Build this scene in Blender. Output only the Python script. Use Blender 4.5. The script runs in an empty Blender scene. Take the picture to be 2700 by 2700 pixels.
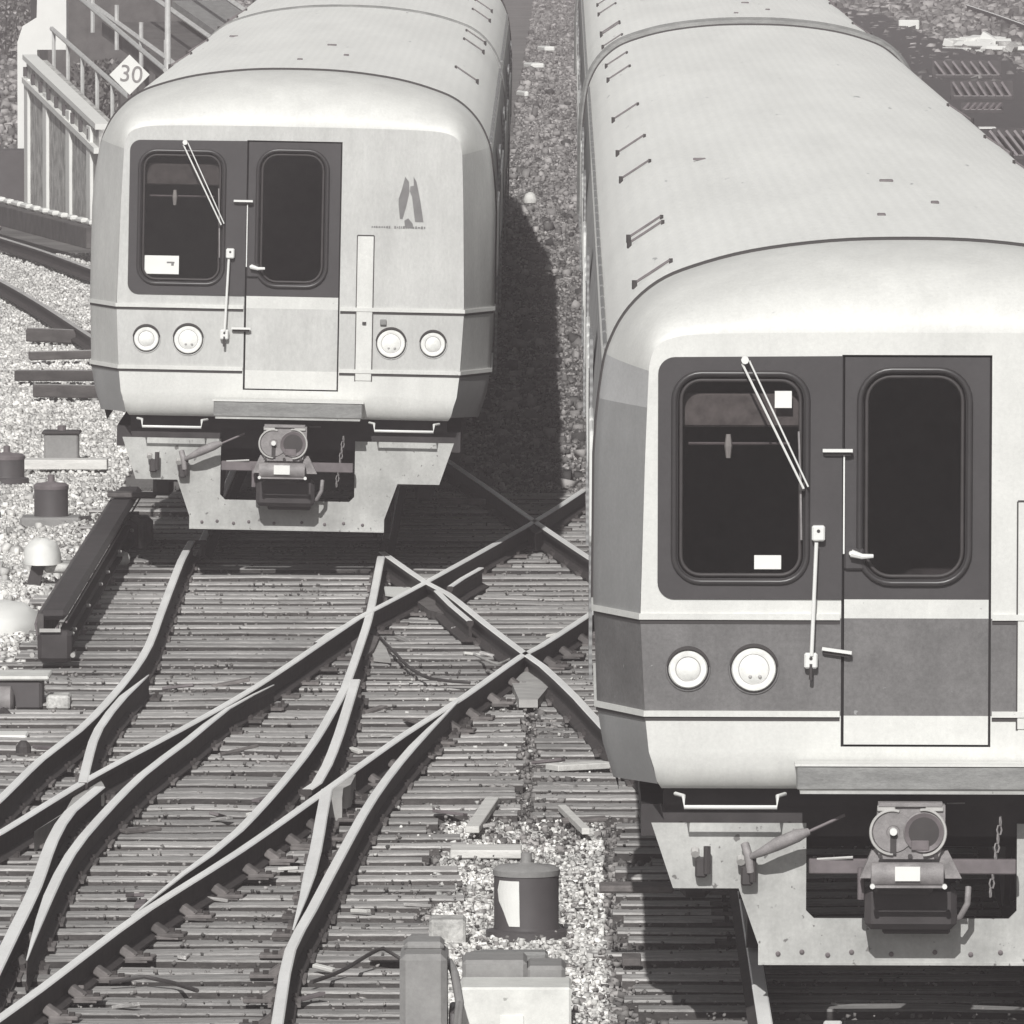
import bpy, math, random
import numpy as np
from mathutils import Vector, Matrix
from mathutils.geometry import tessellate_polygon

R = random.Random(7)
scene = bpy.context.scene
COL = scene.collection

# ------------------------------------------------------------------ camera
CAM_H = 6.15
FPX = 29500.0
PITCH = math.atan(1935 / FPX)
YAW = math.atan(150 / FPX)
cam_d = bpy.data.cameras.new("camera")
cam_d.sensor_width = 36.0
cam_d.lens = 36.0 * FPX / 2700.0
cam_d.clip_start = 1.0
cam_d.clip_end = 3000.0
cam = bpy.data.objects.new("camera", cam_d)
COL.objects.link(cam)
cam.location = (0, 0, CAM_H)
cam.rotation_euler = (math.pi / 2 - PITCH, 0, YAW)
scene.camera = cam

# ------------------------------------------------------------------ light
SUN_T, SUN_B = 0.17, 1.40          # shadow shift per metre of height: right, away
SUN_EL = math.atan(1 / math.hypot(SUN_T, SUN_B))
world = bpy.data.worlds.new("World")
scene.world = world
world.use_nodes = True
wn = world.node_tree
wn.nodes.clear()
w_out = wn.nodes.new("ShaderNodeOutputWorld")
w_bg = wn.nodes.new("ShaderNodeBackground")
w_sky = wn.nodes.new("ShaderNodeTexSky")
w_sky.sky_type = 'NISHITA'
w_sky.sun_disc = False
w_sky.sun_elevation = SUN_EL
w_sky.sun_rotation = math.pi + math.atan2(SUN_T, SUN_B)
w_bw = wn.nodes.new("ShaderNodeHueSaturation")
w_bw.inputs["Saturation"].default_value = 0.04
w_bg.inputs["Strength"].default_value = 0.05
wn.links.new(w_sky.outputs[0], w_bw.inputs["Color"])
wn.links.new(w_bw.outputs[0], w_bg.inputs["Color"])
wn.links.new(w_bg.outputs[0], w_out.inputs["Surface"])

sun_d = bpy.data.lights.new("sun", 'SUN')
sun_d.energy = 3.3
sun_d.angle = math.radians(0.5)
sun_d.color = (1.0, 0.99, 0.965)
sun = bpy.data.objects.new("sun", sun_d)
COL.objects.link(sun)
sun.location = (-10, -40, 40)
sun.rotation_euler = Vector((SUN_T, SUN_B, -1)).to_track_quat('-Z', 'Y').to_euler()

scene.view_settings.view_transform = 'Standard'
scene.view_settings.look = 'None'
scene.view_settings.exposure = 0.2
scene.view_settings.gamma = 1.0

# ------------------------------------------------------------------ pixel -> ground
_F = Vector((-math.sin(YAW) * math.cos(PITCH), math.cos(YAW) * math.cos(PITCH), -math.sin(PITCH)))
_R = Vector((math.cos(YAW), math.sin(YAW), 0))
_U = _R.cross(_F)


def gp(px, py, z=0.0):
    """where the sight line of a photo point meets the level z"""
    d = _F * FPX + _R * (px - 1350) + _U * (1350 - py)
    k = (z - CAM_H) / d.z
    return Vector((d.x * k, d.y * k, z))


# ------------------------------------------------------------------ materials
def mat(name, col, rough=0.7, metal=0.0, var=0.0, vscale=8.0, bump=0.0, bscale=40.0,
        obj_rand=0.0, island=0.0, spots=0.0, spot_scale=30.0, spot_col=(0.05, 0.045, 0.045),
        stretch=(1, 1, 1), wave=None, spec=0.5, grit=0.0, streak=0.0):
    m = bpy.data.materials.new(name)
    m.use_nodes = True
    nt = m.node_tree
    b = nt.nodes["Principled BSDF"]
    b.inputs["Roughness"].default_value = rough
    b.inputs["Metallic"].default_value = metal
    b.inputs["Specular IOR Level"].default_value = spec
    if isinstance(col, (int, float)):
        col = (col, col * 0.985, col * 0.97)
    tc = nt.nodes.new("ShaderNodeTexCoord")
    mp = nt.nodes.new("ShaderNodeMapping")
    mp.inputs["Scale"].default_value = stretch
    nt.links.new(tc.outputs["Object"], mp.inputs["Vector"])
    cur = nt.nodes.new("ShaderNodeRGB")
    cur.outputs[0].default_value = (*col, 1)
    cur = cur.outputs[0]

    def mul(cur, fac_socket, lo, hi, f0=0.0, f1=1.0):
        r = nt.nodes.new("ShaderNodeMapRange")
        r.inputs["From Min"].default_value = f0
        r.inputs["From Max"].default_value = f1
        r.inputs["To Min"].default_value = lo
        r.inputs["To Max"].default_value = hi
        nt.links.new(fac_socket, r.inputs["Value"])
        v = nt.nodes.new("ShaderNodeVectorMath")
        v.operation = 'SCALE'
        nt.links.new(cur, v.inputs[0])
        nt.links.new(r.outputs[0], v.inputs["Scale"])
        return v.outputs[0]

    def noise(scale, detail=5.0, rough_=0.6):
        n = nt.nodes.new("ShaderNodeTexNoise")
        n.inputs["Scale"].default_value = scale
        n.inputs["Detail"].default_value = detail
        n.inputs["Roughness"].default_value = rough_
        nt.links.new(mp.outputs[0], n.inputs["Vector"])
        return n.outputs["Fac"]

    if var:
        cur = mul(cur, noise(vscale), 1 - var, 1 + var, 0.3, 0.7)
    if grit:
        cur = mul(cur, noise(max(vscale * 9, 45), 4.0, 0.8), 1 - grit, 1 + grit, 0.3, 0.7)
    if streak:
        mp2 = nt.nodes.new("ShaderNodeMapping")
        mp2.inputs["Scale"].default_value = (9, 3, 1.1)
        nt.links.new(tc.outputs["Object"], mp2.inputs["Vector"])
        n2 = nt.nodes.new("ShaderNodeTexNoise")
        n2.inputs["Scale"].default_value = 1.6
        n2.inputs["Detail"].default_value = 6.0
        n2.inputs["Roughness"].default_value = 0.7
        nt.links.new(mp2.outputs[0], n2.inputs["Vector"])
        cur = mul(cur, n2.outputs["Fac"], 1 - streak, 1 + streak * .4, 0.32, 0.6)
    if obj_rand:
        oi = nt.nodes.new("ShaderNodeObjectInfo")
        cur = mul(cur, oi.outputs["Random"], 1 - obj_rand, 1 + obj_rand)
    if island:
        gm = nt.nodes.new("ShaderNodeNewGeometry")
        cur = mul(cur, gm.outputs["Random Per Island"], 1 - island, 1 + island)
    if wave:
        w = nt.nodes.new("ShaderNodeTexWave")
        w.bands_direction = wave[0]
        w.inputs["Scale"].default_value = wave[1]
        w.inputs["Distortion"].default_value = wave[3] if len(wave) > 3 else 1.0
        w.inputs["Detail"].default_value = 3
        nt.links.new(mp.outputs[0], w.inputs["Vector"])
        cur = mul(cur, w.outputs["Fac"], 1 - wave[2], 1 + wave[2])
    if spots:
        s = nt.nodes.new("ShaderNodeMix")
        s.data_type = 'RGBA'
        r = nt.nodes.new("ShaderNodeMapRange")
        r.inputs["From Min"].default_value = 1 - spots
        r.inputs["From Max"].default_value = 1 - spots + 0.04
        nt.links.new(noise(spot_scale, 3.0, 0.55), r.inputs["Value"])
        nt.links.new(r.outputs[0], s.inputs["Factor"])
        nt.links.new(cur, s.inputs[6])
        s.inputs[7].default_value = (*spot_col, 1)
        cur = s.outputs[2]
    nt.links.new(cur, b.inputs["Base Color"])
    if bump:
        bn = nt.nodes.new("ShaderNodeBump")
        bn.inputs["Strength"].default_value = bump
        bn.inputs["Distance"].default_value = 0.02
        nt.links.new(noise(bscale, 6.0, 0.65), bn.inputs["Height"])
        nt.links.new(bn.outputs[0], b.inputs["Normal"])
    return m


M = {}
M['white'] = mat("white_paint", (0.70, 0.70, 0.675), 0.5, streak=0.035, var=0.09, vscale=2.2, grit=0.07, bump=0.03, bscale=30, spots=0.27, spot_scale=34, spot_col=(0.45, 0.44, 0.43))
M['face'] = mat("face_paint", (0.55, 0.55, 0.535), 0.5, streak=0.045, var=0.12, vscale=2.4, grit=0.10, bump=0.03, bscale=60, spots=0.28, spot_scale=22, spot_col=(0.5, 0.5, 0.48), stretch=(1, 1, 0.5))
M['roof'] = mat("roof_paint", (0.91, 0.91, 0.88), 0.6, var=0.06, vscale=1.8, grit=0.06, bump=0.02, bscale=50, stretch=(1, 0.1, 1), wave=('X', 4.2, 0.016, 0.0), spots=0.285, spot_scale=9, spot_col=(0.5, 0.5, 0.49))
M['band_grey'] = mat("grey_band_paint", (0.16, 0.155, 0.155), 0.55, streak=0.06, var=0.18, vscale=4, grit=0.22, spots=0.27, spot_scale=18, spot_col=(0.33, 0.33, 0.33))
M['facet_grey'] = mat("corner_grey", (0.33, 0.33, 0.33), 0.5, streak=0.05, var=0.07, vscale=3, grit=0.10)  # grey tone of the corner facets, darker than the front white
M['facet_mid'] = mat("upper_corner_step_grey", (0.50, 0.50, 0.50), 0.5, var=0.07, vscale=3, grit=0.10)  # middle tone, a step between the white cap and the corner grey
M['low_grey'] = mat("lower_corner_grey", (0.30, 0.30, 0.30), 0.55, var=0.1, vscale=3, grit=0.08)  # lower corner facets, toned darker than the front
M['mask'] = mat("charcoal_surround", (0.060, 0.056, 0.058), 0.45, var=0.10, vscale=4, grit=0.08)
M['rubber'] = mat("rubber", (0.045, 0.042, 0.043), 0.35, var=0.1)
M['steel_side'] = mat("fluted_steel", (0.30, 0.30, 0.30), 0.45, metal=0.3, var=0.1, vscale=3, wave=('Z', 6, 0.25, 0.0))
M['chrome'] = mat("bright_metal", (0.82, 0.82, 0.80), 0.3, var=0.03)
M['lens'] = mat("lamp_lens", (0.88, 0.88, 0.85), 0.25, var=0.10, vscale=22, grit=0.05)
M['lens_ring'] = mat("lens_shadow_ring", (0.42, 0.41, 0.40), 0.4)
M['anti'] = mat("scuffed_steel", (0.24, 0.24, 0.235), 0.6, var=0.22, vscale=9, grit=0.25, stretch=(0.5, 1, 2))
M['apron'] = mat("grey_pilot_paint", (0.45, 0.45, 0.435), 0.6, streak=0.06, var=0.22, vscale=3.5, grit=0.10, spots=0.34, spot_scale=20, spot_col=(0.17, 0.165, 0.16))
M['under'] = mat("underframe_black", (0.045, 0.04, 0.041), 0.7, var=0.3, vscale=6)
M['iron'] = mat("cast_iron", (0.26, 0.245, 0.245), 0.6, var=0.25, vscale=12, grit=0.2)
M['iron_dark'] = mat("dark_iron", (0.05, 0.045, 0.045), 0.6, var=0.2, vscale=9)
M['iron_mid'] = mat("greased_iron", (0.16, 0.14, 0.145), 0.55, var=0.25, vscale=9)
M['label'] = mat("white_enamel", (0.85, 0.85, 0.82), 0.4, var=0.04)
M['logo'] = mat("grey_emblem_paint", (0.20, 0.195, 0.195), 0.5, var=0.15, vscale=10)
M['dark'] = mat("dark_void", (0.02, 0.018, 0.019), 0.9)
M['cab'] = mat("cab_lining", (0.05, 0.044, 0.046), 0.8, var=0.5, vscale=5)
M['line'] = mat("dark_seam_and_shade", (0.06, 0.055, 0.055), 0.8)  # real seams, plus painted shade under mouldings and over headlights
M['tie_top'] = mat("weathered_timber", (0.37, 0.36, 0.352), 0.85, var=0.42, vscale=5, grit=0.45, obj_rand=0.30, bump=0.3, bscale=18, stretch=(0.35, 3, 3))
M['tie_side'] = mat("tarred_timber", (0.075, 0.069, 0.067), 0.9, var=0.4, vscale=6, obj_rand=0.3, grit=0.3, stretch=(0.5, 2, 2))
M['railhead'] = mat("polished_railhead", (0.97, 0.965, 0.95), 0.4, var=0.10, vscale=3, grit=0.05, stretch=(1, 0.2, 1))
M['railhead_dull'] = mat("dull_railhead", (0.5, 0.49, 0.48), 0.5, var=0.2, vscale=3)
M['railweb'] = mat("rusty_web", (0.045, 0.039, 0.038), 0.8, var=0.3, vscale=12)
M['plate'] = mat("rusty_plate", (0.14, 0.128, 0.125), 0.8, var=0.35, vscale=14, obj_rand=0.35)
M['frog'] = mat("worn_frog_steel", (0.48, 0.47, 0.455), 0.5, var=0.2, vscale=6)
M['gravel_lt'] = mat("pale_gravel", (0.64, 0.63, 0.61), 0.9, var=0.35, vscale=1.5, island=0.38)
M['gravel_md'] = mat("grey_gravel", (0.21, 0.2, 0.195), 0.9, var=0.5, vscale=1.5, island=0.7)
M['gravel_dk'] = mat("dark_gravel", (0.23, 0.22, 0.216), 0.9, var=0.5, vscale=1.2, island=0.75)
M['ground'] = mat("cinder_ground", (0.15, 0.144, 0.14), 0.95, var=0.45, vscale=1.1, grit=0.45, bump=0.8, bscale=10)
M['ground_lt'] = mat("pale_ballast_bed", (0.6, 0.59, 0.575), 0.95, var=0.35, vscale=1.6, grit=0.5, bump=0.8, bscale=12)
M['wood'] = mat("pale_timber", (0.68, 0.67, 0.645), 0.8, var=0.15, vscale=6, grit=0.15, stretch=(0.4, 3, 3))
M['conc'] = mat("concrete", (0.46, 0.455, 0.44), 0.85, var=0.5, vscale=5, grit=0.3, bump=0.3, bscale=20)
M['conc_lt'] = mat("pale_concrete", (0.80, 0.80, 0.775), 0.8, var=0.04, vscale=3)
M['box'] = mat("grey_box_paint", (0.27, 0.265, 0.26), 0.6, var=0.15, vscale=5, grit=0.12)
M['box_lt'] = mat("pale_box_paint", (0.72, 0.72, 0.69), 0.55, var=0.14, vscale=6, grit=0.08, spots=0.3, spot_scale=16, spot_col=(0.4, 0.4, 0.38))
M['box_dk'] = mat("dark_box_paint", (0.085, 0.078, 0.08), 0.55, var=0.15, vscale=5)
M['leaf'] = mat("dry_leaf", (0.12, 0.115, 0.11), 0.8, island=0.7)
M['fence'] = mat("galvanised_steel", (0.55, 0.55, 0.54), 0.5, var=0.15)
M['deck'] = mat("dark_planks", (0.10, 0.094, 0.092), 0.85, var=0.35, vscale=4, grit=0.2)


def glass_mat():
    m = bpy.data.materials.new("window_glass")
    m.use_nodes = True
    nt = m.node_tree
    nt.nodes.clear()
    o = nt.nodes.new("ShaderNodeOutputMaterial")
    mx = nt.nodes.new("ShaderNodeMixShader")
    tr = nt.nodes.new("ShaderNodeBsdfTransparent")
    tr.inputs[0].default_value = (0.72, 0.70, 0.70, 1)
    gl = nt.nodes.new("ShaderNodeBsdfGlossy")
    gl.inputs["Roughness"].default_value = 0.05
    fr = nt.nodes.new("ShaderNodeFresnel")
    fr.inputs["IOR"].default_value = 1.5
    nt.links.new(fr.outputs[0], mx.inputs[0])
    nt.links.new(tr.outputs[0], mx.inputs[1])
    nt.links.new(gl.outputs[0], mx.inputs[2])
    nt.links.new(mx.outputs[0], o.inputs["Surface"])
    return m


M['glass'] = glass_mat()


# ------------------------------------------------------------------ mesh builder
class MB:
    def __init__(s):
        s.v = []
        s.f = []
        s.m = []
        s.mats = []

    def mi(s, m):
        m = M[m]
        if m not in s.mats:
            s.mats.append(m)
        return s.mats.index(m)

    def add(s, vs, fs, m):
        o = len(s.v)
        s.v += [tuple(v) for v in vs]
        k = s.mi(m)
        for f in fs:
            s.f.append([i + o for i in f])
            s.m.append(k)

    def box(s, c, d, m, rz=0.0, rx=0.0, ry=0.0, bev=0.0, top=None, taper=0.0):
        hx, hy, hz = d[0] / 2, d[1] / 2, d[2] / 2
        rot = Matrix.Rotation(rz, 3, 'Z') @ Matrix.Rotation(ry, 3, 'Y') @ Matrix.Rotation(rx, 3, 'X')
        C = Vector(c)
        if bev <= 0:
            vs = []
            for z in (-1, 1):
                t = 1 - taper if z > 0 else 1
                for x, y in ((-1, -1), (1, -1), (1, 1), (-1, 1)):
                    vs.append(C + rot @ Vector((x * hx * t, y * hy * t, z * hz)))
            fs = [(0, 3, 2, 1), (0, 1, 5, 4), (1, 2, 6, 5), (2, 3, 7, 6), (3, 0, 4, 7)]
            s.add(vs, fs, m)
            s.add(vs, [(4, 5, 6, 7)], top or m)
        else:
            b = min(bev, hx * .9, hy * .9, hz * .9)
            rings = [(-hz, b), (-hz + b, 0), (hz - b, 0), (hz, b)]
            vs = []
            for z, ins in rings:
                x, y = hx - ins, hy - ins
                k = 0 if ins else b
                for (px, py) in ((-x + k, -y), (x - k, -y), (x, -y + k), (x, y - k), (x - k, y), (-x + k, y), (-x, y - k), (-x, -y + k)):
                    vs.append(C + rot @ Vector((px, py, z)))
            fs = []
            for r in range(3):
                for i in range(8):
                    j = (i + 1) % 8
                    fs.append((r * 8 + i, r * 8 + j, r * 8 + 8 + j, r * 8 + 8 + i))
            fs.append(tuple(reversed(range(8))))
            s.add(vs, fs, m)
            s.add(vs, [tuple(range(24, 32))], top or m)

    def tube(s, pts, r, m, n=8, closed=False, caps=True):
        pts = [Vector(p) for p in pts]
        rings = []
        N = len(pts)
        up0 = None
        if N > 2:
            ext = [max(p[i] for p in pts) - min(p[i] for p in pts) for i in range(3)]
            ax = ext.index(min(ext))
            up0 = Vector([1.0 if i == ax else 0.0 for i in range(3)])
        for i, p in enumerate(pts):
            a = pts[i - 1] if (i > 0 or closed) else p
            b = pts[(i + 1) % N] if (i < N - 1 or closed) else p
            d = (b - a).normalized()
            if up0 is None:
                up0 = Vector((0, 0, 1)) if abs(d.z) < .9 else Vector((0, 1, 0))
            x = d.cross(up0)
            if x.length < 1e-4:
                x = d.cross(Vector((1, 0, 0)))
            x.normalize()
            y = d.cross(x).normalized()
            rr = r[i] if isinstance(r, (list, tuple)) else r
            rings.append([p + x * rr * math.cos(t * 2 * math.pi / n) + y * rr * math.sin(t * 2 * math.pi / n) for t in range(n)])
        vs = [v for q in rings for v in q]
        fs = []
        for i in range(N if closed else N - 1):
            j = (i + 1) % N
            for t in range(n):
                u = (t + 1) % n
                fs.append((i * n + t, j * n + t, j * n + u, i * n + u))
        if caps and not closed:
            fs.append(tuple(range(n)))
            fs.append(tuple(reversed(range((N - 1) * n, N * n))))
        s.add(vs, fs, m)

    def lathe(s, c, prof, m, n=28, axis='Z', mats=None):
        """prof: (radius, height) pairs; axis Z up or Y (towards -y)"""
        vs = []
        for (r, h) in prof:
            for t in range(n):
                a = 2 * math.pi * t / n
                if axis == 'Z':
                    vs.append((c[0] + r * math.cos(a), c[1] + r * math.sin(a), c[2] + h))
                elif axis == 'Y':
                    vs.append((c[0] + r * math.cos(a), c[1] - h, c[2] + r * math.sin(a)))
                else:
                    vs.append((c[0] + h, c[1] + r * math.cos(a), c[2] + r * math.sin(a)))
        for i in range(len(prof) - 1):
            fs = []
            for t in range(n):
                u = (t + 1) % n
                fs.append((i * n + t, i * n + u, (i + 1) * n + u, (i + 1) * n + t))
            s.add(vs[i * n:(i + 2) * n], [tuple(k - i * n for k in f) for f in fs], mats[i] if mats else m)
        if prof[0][0] > 1e-5:
            s.add(vs[:n], [tuple(reversed(range(n)))], m)
        if prof[-1][0] > 1e-5:
            s.add(vs[-n:], [tuple(range(n))], mats[-1] if mats else m)

    def plate(s, outer, holes, y, th, m, side=None, axis='Y'):
        """flat panel in the u-z plane facing -y, with holes, thickness th towards +y"""
        loops = [outer] + holes
        flat = [p for l in loops for p in l]
        tris = tessellate_polygon([[Vector((p[0], p[1], 0)) for p in l] for l in loops])
        fs = []
        for t in tris:
            a, b, c = [flat[i] for i in t]
            ar = (b[0] - a[0]) * (c[1] - a[1]) - (c[0] - a[0]) * (b[1] - a[1])
            if abs(ar) < 1e-9:
                continue
            fs.append(tuple(t) if ar > 0 else tuple(reversed(t)))
        s.add([(p[0], y, p[1]) for p in flat], fs, m)
        if th > 0:
            for l in loops:
                n = len(l)
                vs = [(p[0], y, p[1]) for p in l] + [(p[0], y + th, p[1]) for p in l]
                s.add(vs, [(i, (i + 1) % n, n + (i + 1) % n, n + i) for i in range(n)], side or m)

    def build(s, name, parent=None, smooth=None, loc=None):
        me = bpy.data.meshes.new(name)
        me.from_pydata(s.v, [], s.f)
        for m in s.mats:
            me.materials.append(m)
        me.polygons.foreach_set("material_index", s.m)
        if smooth is not None:
            import bmesh
            bb = bmesh.new()
            bb.from_mesh(me)
            bmesh.ops.remove_doubles(bb, verts=bb.verts, dist=0.0004)
            bb.to_mesh(me)
            bb.free()
            me.polygons.foreach_set("use_smooth", [True] * len(me.polygons))
            me.update()
            me.set_sharp_from_angle(angle=math.radians(smooth))
        me.update()
        o = bpy.data.objects.new(name, me)
        COL.objects.link(o)
        if parent:
            o.parent = parent
        if loc is not None:
            o.location = loc
        return o


def tag(o, label, cat=None, group=None, kind=None):
    o["label"] = label
    if cat:
        o["category"] = cat
    if group:
        o["group"] = group
    if kind:
        o["kind"] = kind
    return o


def thing(name, label, cat, loc=(0, 0, 0), rz=0.0, group=None):
    o = bpy.data.objects.new(name, None)
    o.empty_display_size = 0.2
    COL.objects.link(o)
    o.location = loc
    o.rotation_euler = (0, 0, rz)
    return tag(o, label, cat, group)


def copy_tree(o, parent=None):
    c = o.copy()
    COL.objects.link(c)
    c.parent = parent
    for ch in list(o.children):
        copy_tree(ch, c)
    return c


def rrect(x0, z0, x1, z1, r, n=7):
    pts = []
    for cx, cz, a0 in ((x1 - r, z0 + r, -90), (x1 - r, z1 - r, 0), (x0 + r, z1 - r, 90), (x0 + r, z0 + r, 180)):
        for i in range(n + 1):
            a = math.radians(a0 + 90 * i / n)
            pts.append((cx + r * math.cos(a), cz + r * math.sin(a)))
    return pts


# ================================================================== SETTING
def ground_sheet():
    mb = MB()
    xs = [-140, -60, -20, -9, -4.1, 4, 9, 20, 60, 140]
    ys = [-12, 20, 50, 60, 80, 100, 130, 170, 220, 400, 640]
    vs = [(x, y, -0.30) for y in ys for x in xs]
    n = len(xs)
    for j in range(len(ys) - 1):
        for i in range(n - 1):
            m = 'ground_lt' if (xs[i + 1] <= -4.1 and xs[i] >= -9 and ys[j + 1] <= 130) else 'ground'
            a = j * n + i
            mb.add([vs[a], vs[a + 1], vs[a + n + 1], vs[a + n]], [(0, 1, 2, 3)], m)
    o = mb.build("ground")
    tag(o, "cinder and ballast ground of the rail yard", kind="structure")


ground_sheet()


def bed(name, pts, z, m, label):
    mb = MB()
    mb.add([(p[0], p[1], z) for p in pts], [tuple(range(len(pts)))], m)
    o = mb.build(name)
    tag(o, label, kind="structure")


bed("ballast_bed", [(-4.25, 52), (3.9, 52), (3.9, 175), (-4.25, 175)], -0.262, 'ground', "dark ballast bed under the tracks")
bed("ballast_shoulder", [(-14, 62), (-4.1, 62), (-4.1, 128), (-14, 128)], -0.235, 'ground_lt', "pale ballast shoulder left of the tracks")
bed("centre_strip", [(-0.95, 52), (0.30, 52), (0.15, 68), (-0.45, 68)], -0.225, 'ground_lt', "gravel strip between the two tracks in front")


def stones(name, label, zones, m, seed):
    rg = np.random.default_rng(seed)
    P = []
    for (x0, x1, y0, y1, z, dens, s0, s1) in zones:
        n = int((x1 - x0) * (y1 - y0) * dens)
        x = rg.uniform(x0, x1, n)
        y = rg.uniform(y0, y1, n)
        sx = 1350 + (x / y - (-0.005085)) * FPX   # keep only what stands in or near the view
        k = (sx > -150) & (sx < 2850)
        x, y = x[k], y[k]
        sz = rg.uniform(s0, s1, len(x))
        P.append(np.stack([x, y, np.full(len(x), z) + rg.uniform(-0.4, 0.35, len(x)) * sz, sz], 1))
    P = np.concatenate(P)
    n = len(P)
    base = np.array([(-1, -1, -1), (1, -1, -1), (1, 1, -1), (-1, 1, -1), (-1, -1, 1), (1, -1, 1), (1, 1, 1), (-1, 1, 1)], float)
    V = base[None] * rg.uniform(0.45, 1.0, (n, 8, 3)) * 0.5
    V *= rg.uniform(0.6, 1.3, (n, 1, 3))
    a = rg.uniform(0, 6.28, n)
    b = rg.uniform(-0.7, 0.7, n)
    ca, sa, cb, sb = np.cos(a)[:, None], np.sin(a)[:, None], np.cos(b)[:, None], np.sin(b)[:, None]
    x, y, z = V[..., 0], V[..., 1], V[..., 2]
    y, z = y * cb - z * sb, y * sb + z * cb
    x, y = x * ca - y * sa, x * sa + y * ca
    V = np.stack([x, y, z], 2) * P[:, None, 3:4] + P[:, None, :3]
    F = np.array([(0, 3, 2, 1), (4, 5, 6, 7), (0, 1, 5, 4), (1, 2, 6, 5), (2, 3, 7, 6), (3, 0, 4, 7)])
    faces = (F[None] + np.arange(n)[:, None, None] * 8).reshape(-1)
    me = bpy.data.meshes.new(name)
    me.vertices.add(n * 8)
    me.vertices.foreach_set("co", V.reshape(-1))
    me.loops.add(n * 24)
    me.loops.foreach_set("vertex_index", faces)
    me.polygons.add(n * 6)
    me.polygons.foreach_set("loop_start", np.arange(n * 6) * 4)
    me.polygons.foreach_set("loop_total", np.full(n * 6, 4))
    me.materials.append(M[m])
    me.update()
    me.validate()
    o = bpy.data.objects.new(name, me)
    COL.objects.link(o)
    tag(o, label, kind="stuff")


stones("pale_gravel", "pale crushed stone lying left of the tracks",
       [(-8.5, -4.05, 62, 102, -0.228, 1000, .014, .036), (-8.5, -4.05, 62, 102, -0.222, 25, .05, .09), (-13, -4.05, 102, 150, -0.228, 300, .025, .055),
        (-0.75, 0.2, 53, 68, -0.215, 900, .018, .042), (-4.35, -3.9, 60, 100, -0.20, 200, .03, .06), (-1.2, .2, 64, 80, -0.172, 8, .010, .030)], 'gravel_lt', 3)
stones("track_gravel", "grey ballast stones between the sleepers",
       [(-4.3, 3.4, 53, 100, -0.232, 420, .02, .055), (-4.3, 3.4, 53, 100, -0.176, 42, .010, .026),
        (-0.5, 0.1, 66, 76, -0.20, 120, .03, .05)], 'gravel_md', 5)
stones("cinders", "dark cinders lying between and beyond the trains",
       [(-1.0, 0.6, 97, 330, -0.25, 130, .03, .06), (-1.0, 0.6, 100, 330, -0.24, 4, .08, .16), (2.5, 20, 100, 230, -0.28, 45, .06, .16), (2.5, 24, 230, 420, -0.28, 14, .1, .3), (-40, -8, 120, 330, -0.28, 8, .06, .22)], 'gravel_dk', 9)


# ------------------------------------------------------------------ sleepers
def make_sleepers():
    cache = {}

    def sleeper(xc, y, L, wd=0.24, rz=0.0, dz=0.0):
        key = round(L * 4) / 4
        if key not in cache:
            vs = []
            for k in range(3):
                mb = MB()
                n = max(4, int(key / 0.5))
                rr = random.Random(k * 31 + int(key * 10))
                rows = []
                for i in range(n + 1):
                    x = -key / 2 + key * i / n
                    e = rr.uniform(-.008, .008)
                    t = rr.uniform(-.007, .004)
                    rows.append([(x, -.5 * wd + e, -.14), (x, -.5 * wd + e, t - .012), (x, -.5 * wd + .012 + e, t), (x, .5 * wd - .012 + e, t + rr.uniform(-.004, .004)), (x, .5 * wd + e, t - .012), (x, .5 * wd + e, -.14)])
                for i in range(n):
                    a, b = rows[i], rows[i + 1]
                    for q in range(5):
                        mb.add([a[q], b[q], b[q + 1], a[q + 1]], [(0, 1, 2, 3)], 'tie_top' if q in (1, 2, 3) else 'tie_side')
                mb.add(rows[0], [(0, 1, 2, 3, 4, 5)], 'tie_side')
                mb.add(rows[-1], [(5, 4, 3, 2, 1, 0)], 'tie_side')
                o = mb.build("sleeper")
                tag(o, "weathered timber sleeper", "sleeper")
                vs.append([o, False])
            cache[key] = vs
        v = R.choice(cache[key])
        if not v[1]:
            v[1] = True
            o = v[0]
        else:
            o = v[0].copy()
            COL.objects.link(o)
        o.location = (xc, y, -0.160 + dz + R.uniform(-.022, .002))
        o.rotation_euler = (0, R.uniform(-.003, .003), rz + (R.uniform(-.012, .012) if y < 80 else R.uniform(-.005, .005)))
        if y < 77 and xc < 0:
            lab = "weathered sleeper under the crossing rails left of the near drum and boards"
        elif y < 77:
            lab = "weathered sleeper whose end sticks out left of the near right-hand car"
        elif y < 99:
            lab = "long weathered sleeper spanning the crossover between the two trains"
        else:
            lab = "distant sleeper end in the gap between the two trains"
        tag(o, lab, "sleeper", lab.replace("sleeper", "sleepers", 1))

    y = 54.2
    while y < 142:
        if y < 68:
            a, b = -4.35, -0.78 + R.uniform(-.12, .2)
            sleeper((a + b) / 2, y, b - a)
            a, b = 0.15 + R.uniform(-.05, .35), 3.3
            sleeper((a + b) / 2, y + .08, b - a)
        elif y < 77:
            a, b = -4.3, -0.30 + R.uniform(-.08, .05)
            sleeper((a + b) / 2, y, b - a)
            a, b = -0.22 + R.uniform(-.03, .06), 3.3
            sleeper((a + b) / 2, y + .05, b - a)
        elif y < 99:
            a, b = -4.0 + R.uniform(-.1, .12), 3.3
            sleeper((a + b) / 2, y, b - a)
        else:
            a, b = 0.30 + R.uniform(-.15, .05), 3.0
            sleeper((a + b) / 2, y + .1, b - a)
        y += 0.505 + R.uniform(-.03, .03)
    for v in cache.values():
        for o, used in v:
            if not used:
                bpy.data.objects.remove(o)
    return


make_sleepers()

# ------------------------------------------------------------------ rails
PLATE = {}


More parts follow.
